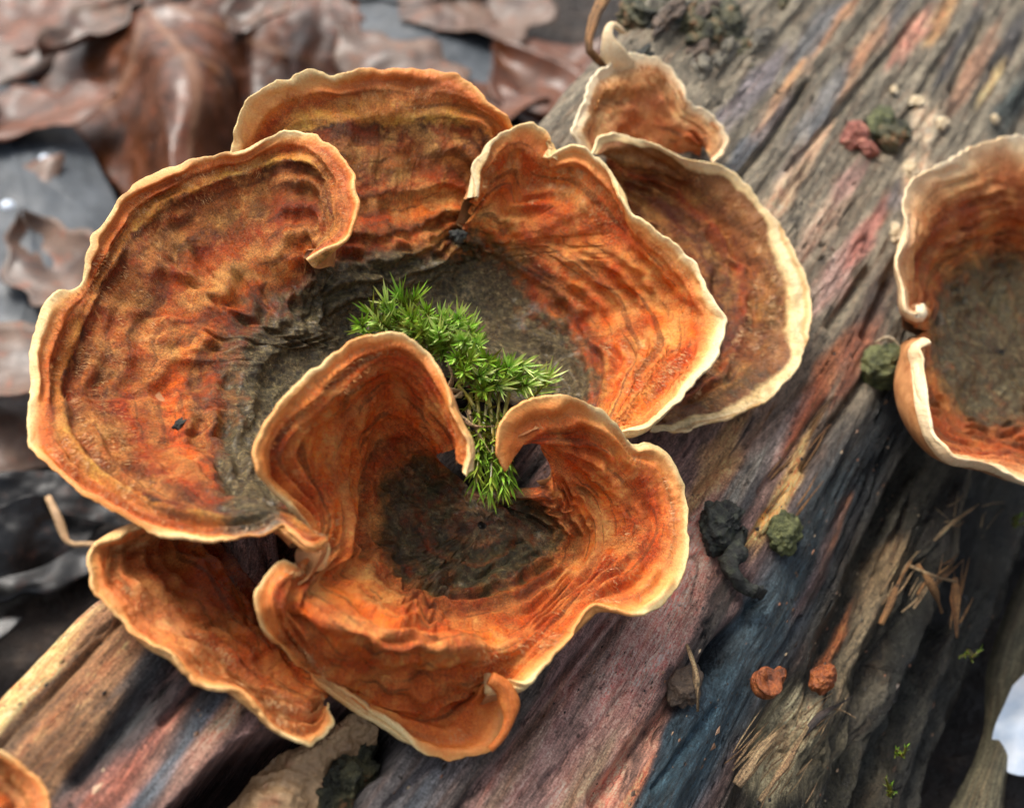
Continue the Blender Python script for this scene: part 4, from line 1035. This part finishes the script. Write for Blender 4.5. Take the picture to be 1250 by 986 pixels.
BSLAB = [(1290, 560, -190), (1262, 690, -190), (1225, 800, -190), (1196, 890, -190), (1172, 960, -190), (1150, 1030, -190)]
V, F, gq = strip([px(np.float64(x + 28), np.float64(y), np.float64(k - 30)) for x, y, k in BSLAB], 74, 34, (0.9, 1, 0.9), 7, nseg=40)
tag(mesh_obj('bark_slab', V, F, BARK, None, {'gr': gq}, origin=V.mean(0)), 'grey-green bark strip running along the dark flank of the log', 'bark')


# ================================================================== fallen leaves
def leaf_mat(name, c0, c1, rough=0.4, vein=None, spots=0.6):
    g = NT(name); o = g.obj()
    c = g.ramp(g.noise(o, 90, 5, 0.6), [(0.32, lin(c0)), (0.68, lin(c1))])
    c = g.mix(g.ramp(g.noise(o, 300, 4), [(0.55, 0), (0.7, spots)]), c, lin((130, 70, 44)))
    c = g.mix(0.3, c, g.ramp(g.noise(o, 1200, 3), [(0.3, 0.25), (0.7, 0.8)]), 'OVERLAY')
    vn = g.attr('vein')
    if vein: c = g.mix(vn, c, lin(vein))
    bp = g.bump(g.noise(o, 260, 5, 0.65), 0.2, 0.001)
    bp = g.bump(vn, 0.5, 0.0006, bp)
    return g.out(c, g.ramp(g.noise(o, 140, 3), [(0.35, rough - 0.12), (0.65, rough + 0.15)]), bp, spec=0.4, coat=0.0)


L_BROWN = leaf_mat('wet_brown_leaf', (46, 24, 12), (98, 54, 28), 0.4, (120, 84, 60))
L_GREY = leaf_mat('wet_grey_leaf', (44, 50, 55), (70, 76, 82), 0.5, None, 0.0)
L_TAUPE = leaf_mat('taupe_leaf', (58, 44, 38), (110, 88, 74), 0.45)
L_BLACK = leaf_mat('black_leaf', (9, 9, 10), (24, 24, 24), 0.42, None, 0.1)
L_TAN = leaf_mat('dry_tan_leaf', (128, 98, 68), (206, 170, 126), 0.6)


def sheet(rings, mouth, mat, name, label, cat='leaf', group=None, nt=90, ns=60, crumple=14, veins=None, thick=3, seed=0, fine=0):
    G, s, T = loft_grid(rings, nt, ns)
    P = mouth(G[..., 0], G[..., 1], G[..., 2])
    N = grid_normals(P)
    if np.sum(N * (OFF - P)) < 0: N = -N
    P = P + N * (crumple * U * fbm(P / U / 160, seed, 4) + fine * U * fbm(P / U / 26, seed + 3, 4))[..., None]
    SS, TT = np.meshgrid(s, T, indexing='ij')
    vv = np.zeros_like(SS)
    for (s0, t0), (s1, t1), w in (veins or []):
        d = np.array([s1 - s0, t1 - t0]); h = np.clip(((SS - s0) * d[0] + (TT - t0) * d[1]) / (d @ d), 0, 1)
        vv = np.maximum(vv, np.exp(-(np.hypot(SS - s0 - h * d[0], TT - t0 - h * d[1]) / w) ** 2))
    P = P + N * (vv * 6 * U)[..., None]
    N = grid_normals(P)
    if np.sum(N * (OFF - P)) < 0: N = -N
    Q = P - N * thick * U
    V = np.concatenate([P.reshape(-1, 3), Q.reshape(-1, 3)])
    F1 = grid_faces(ns, nt); m = ns * nt
    bd = np.concatenate([np.arange(nt), np.arange(1, ns) * nt + nt - 1, (ns - 1) * nt + np.arange(nt - 2, -1, -1), np.arange(ns - 2, 0, -1) * nt])
    b2 = np.roll(bd, -1)
    F = np.concatenate([F1, F1[:, ::-1] + m, np.stack([bd, bd + m, b2 + m, b2], -1)])
    o = mesh_obj(name, V, F, mat, None, {'vein': np.concatenate([vv.ravel()] * 2)}, origin=V.mean(0) - np.array([0, 0, 0.003]))
    return tag(o, label, cat, group)


LG = 'fallen leaves behind the log'
sheet([(0.0, [(5, 66, 60), (60, 44, 90), (130, 26, 130), (195, 8, 200), (262, 2, 190), (330, -12, 170), (400, -18, 200), (436, 10, 190)]),
       (0.4, [(60, 128, 30), (110, 116, 60), (165, 100, 130), (205, 92, 230), (262, 80, 200), (300, 84, 70), (380, 60, 150), (448, 70, 120)]),
       (1.0, [(170, 262, 10), (182, 250, 40), (195, 235, 120), (210, 225, 190), (250, 225, 110), (300, 200, 20), (390, 180, 60), (470, 160, 40)])],
      gx, L_BROWN, 'dead_leaf', 'large folded wet brown leaf with a pale ridge, behind the largest bracket', group=LG, seed=5, veins=[((0, 0.44), (1, 0.42), 0.012), ((0.05, 0.40), (0.5, 0.1), 0.01), ((0, 0.5), (0.5, 0.9), 0.01), ((0.3, 0.42), (0.9, 0.75), 0.008)])
sheet([(0.0, [(-60, 60, 40), (0, 74, 50), (30, 80, 50)]), (0.35, [(-90, 190, 60), (30, 190, 90), (120, 200, 50)]), (0.7, [(-90, 320, 60), (20, 320, 100), (160, 330, 40)]), (1.0, [(-90, 440, 40), (0, 430, 70), (110, 460, 30)])],
      gx, L_GREY, 'dead_leaf', 'smooth blue-grey wet leaf lying flat beside the largest bracket', group=LG, seed=8, crumple=8, veins=[((0, 0.5), (1, 0.5), 0.012), ((0.3, 0.5), (0.6, 0.95), 0.01), ((0.4, 0.5), (0.8, 0.05), 0.01)])
sheet([(0.0, [(-80, 425, 60), (0, 425, 80), (70, 450, 40)]), (0.5, [(-80, 500, 80), (0, 510, 100), (70, 520, 40)]), (1.0, [(-80, 600, 60), (0, 582, 70), (90, 560, 30)])],
      gx, L_TAUPE, 'dead_leaf', 'taupe brown leaf wedged under the edge of the largest bracket, above black leaves', group=LG, seed=9)
sheet([(0.0, [(-60, -40, 30), (60, -30, 40), (190, -30, 50)]), (0.5, [(-60, 10, 30), (60, 5, 40), (190, -12, 50)]), (1.0, [(-60, 70, 20), (60, 42, 30), (170, 15, 40)])],
      gx, L_GREY, 'dead_leaf', 'pale grey-green leaf strip beyond the large folded brown leaf', group=LG, seed=12)
sheet([(0.0, [(430, -20, 60), (500, -30, 90), (590, 0, 50)]), (0.4, [(440, 60, 70), (540, 50, 120), (640, 70, 50)]), (1.0, [(450, 170, 50), (600, 170, 80), (740, 190, 30)])],
      gx, L_GREY, 'dead_leaf', 'blue-grey leaf lying behind the crest of the upright bracket', group=LG, seed=15, crumple=10)
sheet([(0.0, [(480, -30, 90), (560, -30, 110), (640, -20, 80)]), (1.0, [(490, 30, 100), (560, 40, 120), (610, 30, 90)])],
      gx, L_TAUPE, 'dead_leaf', 'small taupe leaf resting on top of the blue-grey leaf', group=LG, seed=16)
sheet([(0.0, [(-60, 640, 150), (0, 620, 190), (35, 606, 200), (62, 608, 190)]), (0.5, [(-60, 670, 130), (0, 660, 160), (45, 640, 170), (74, 638, 170)]), (1.0, [(-60, 720, 80), (0, 705, 110), (55, 690, 110), (86, 668, 150)])],
      gx, L_BLACK, 'dead_leaf', 'black wet leaf with a tan torn edge beside the bare stub', group=LG, seed=18)
V, F, gq = strip([gx(np.float64(x), np.float64(y), np.float64(k)) for x, y, k in [(58, 606, 200), (72, 632, 190), (84, 662, 165), (104, 664, 160), (135, 664, 170)]], 15, 5, (0.7, 1, 0.6), 6)
tag(mesh_obj('leaf_edge_curl', V, F, L_TAN, None, {'gr': gq, 'vein': np.zeros(len(V))}, origin=V.mean(0)), 'thin tan curled leaf strip along the black wet leaf', 'leaf', LG)
sheet([(0.0, [(-60, 590, 110), (20, 575, 130), (90, 575, 110)]), (1.0, [(-60, 640, 80), (40, 625, 90), (150, 640, 60)])], gx, L_BLACK, 'dead_leaf', 'slate black leaf under the edge of the largest bracket, beneath the taupe one', group=LG, seed=19)
for x, y, r_ in ((55, 195, 15), (10, 252, 17), (40, 272, 8)):  # opaque white lumps: the blurred glints of drops put into their colour
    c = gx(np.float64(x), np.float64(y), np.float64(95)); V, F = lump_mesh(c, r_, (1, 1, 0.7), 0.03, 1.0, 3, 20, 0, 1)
    tag(mesh_obj('glint_drop', V, F, K_GLINT, None, origin=c), 'drop painted white for its bright glint on the smooth blue-grey leaf', 'drop', 'drops on the blue-grey leaf')
g_ = NT('sky_glow_white'); g_.out(g_.ramp(g_.noise(g_.obj(), 120, 4), [(0.35, lin((186, 204, 224))), (0.65, lin((236, 242, 250)))]), 0.4, g_.bump(g_.noise(g_.obj(), 300, 4), 0.2, 0.001))  # bright sky glow near the ground, painted as a bluish-white sheet
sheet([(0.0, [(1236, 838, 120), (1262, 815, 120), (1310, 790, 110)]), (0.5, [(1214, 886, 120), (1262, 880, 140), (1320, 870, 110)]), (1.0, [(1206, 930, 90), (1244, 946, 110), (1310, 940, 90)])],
      gx, g_.m, 'dead_leaf', 'bluish-white sheet standing in for a bright sky glow past the bark strip', group=None, seed=27, crumple=10)
# the dry leaf caught in the split
sheet([(0.0, [(400, 880, -25), (430, 868, -10), (462, 890, -20)]), (0.35, [(350, 910, -40), (400, 905, -15), (455, 925, -50)]), (0.7, [(310, 945, -60), (370, 940, -35), (400, 965, -70)]), (1.0, [(265, 1000, -60), (340, 990, -45), (400, 1010, -70)])],
      px, L_TAN, 'dead_leaf', 'dry tan leaf scrap caught in the black split of the log', group=None, seed=22, crumple=14, fine=7, nt=120, ns=120, veins=[((0.72, 0.0), (0.74, 1.0), 0.02)])
lump('debris_clump', 425, 950, -60, 40, K_SOIL, 'dark lumpy debris lodged in the split beside the dry leaf', 'debris', (1.2, 0.8, 0.8), 0.4, 2, 33)
# scattered litter further out
EXTRA = [(70, 345, 70), (15, 150, 90), (490, 95, 130), (655, 110, 60), (600, 30, 60), (690, 165, 60), (120, 50, 90), (20, 30, 70), (-10, 470, 110), (560, 140, 100), (330, 20, 220)]
for i in range(26 + len(EXTRA)):
    r = np.random.default_rng(i + 500)
    if i < 15: x, y = r.uniform(-300, 800), r.uniform(-350, 60)
    elif i < 21: x, y = r.uniform(-350, -60), r.uniform(60, 800)
    elif i < 26: x, y = r.uniform(-80, 110), r.uniform(650, 830)
    else: x, y = EXTRA[i - 26][:2]
    q = gx(np.float64(x), np.float64(y), np.float64(15 + 30 * r.random() if i < 26 else EXTRA[i - 26][2])); an = r.uniform(0, 6.28); ln, wd = r.uniform(0.025, 0.05), r.uniform(0.012, 0.024)
    if 21 <= i < 26: ln *= 0.4; wd *= 0.4
    if i >= 26: ln *= 0.75; wd *= 0.85
    S_, T_ = np.meshgrid(np.linspace(-1, 1, 26), np.linspace(-1, 1, 16), indexing='ij')
    prof = (1 - np.abs(S_) ** 2.2) * (0.85 + 0.15 * np.sin(S_ * 9 + i)) + 0.02
    lx = S_ * ln; ly = T_ * wd * prof
    P = q + np.stack([lx * math.cos(an) - ly * math.sin(an), lx * math.sin(an) + ly * math.cos(an), 0.25 * wd * T_ ** 2 * r.uniform(-1, 1.5) + 0.1 * ln * S_ ** 2], -1)
    P[..., 2] += 0.003 * fbm(P * 60, i, 3) + 0.003
    P[..., 2] = np.maximum(P[..., 2], 0.0005)
    V = np.concatenate([P.reshape(-1, 3), P.reshape(-1, 3) - [0, 0, 0.0003]]); m = 26 * 16
    F1 = grid_faces(26, 16); bd = np.concatenate([np.arange(16), np.arange(1, 26) * 16 + 15, 25 * 16 + np.arange(14, -1, -1), np.arange(24, 0, -1) * 16]); b2 = np.roll(bd, -1)
    F = np.concatenate([F1, F1[:, ::-1] + m, np.stack([bd, bd + m, b2 + m, b2], -1)])
    o = mesh_obj('dead_leaf', V, F, L_BLACK if 21 <= i < 26 else [L_BROWN, L_TAUPE, L_GREY, L_BLACK][i % 4] if i < 26 else [L_TAUPE, L_BROWN][i % 2], None, {'vein': np.concatenate([np.exp(-(T_ / 0.05) ** 2).ravel()] * 2)}, origin=q)
    kind_ = ['loose curled brown leaf in the litter around the big folded leaf', 'loose taupe leaf in the litter around the big folded leaf', 'loose grey leaf in the litter around the big folded leaf', 'loose blackened leaf in the litter around the big folded leaf'][i % 4 if i < 26 else 1 - i % 2]
    tag(o, kind_ if not 21 <= i < 26 else 'small black leaf scrap in the dark litter beside the bare stub', 'leaf', 'litter leaves on the ground')
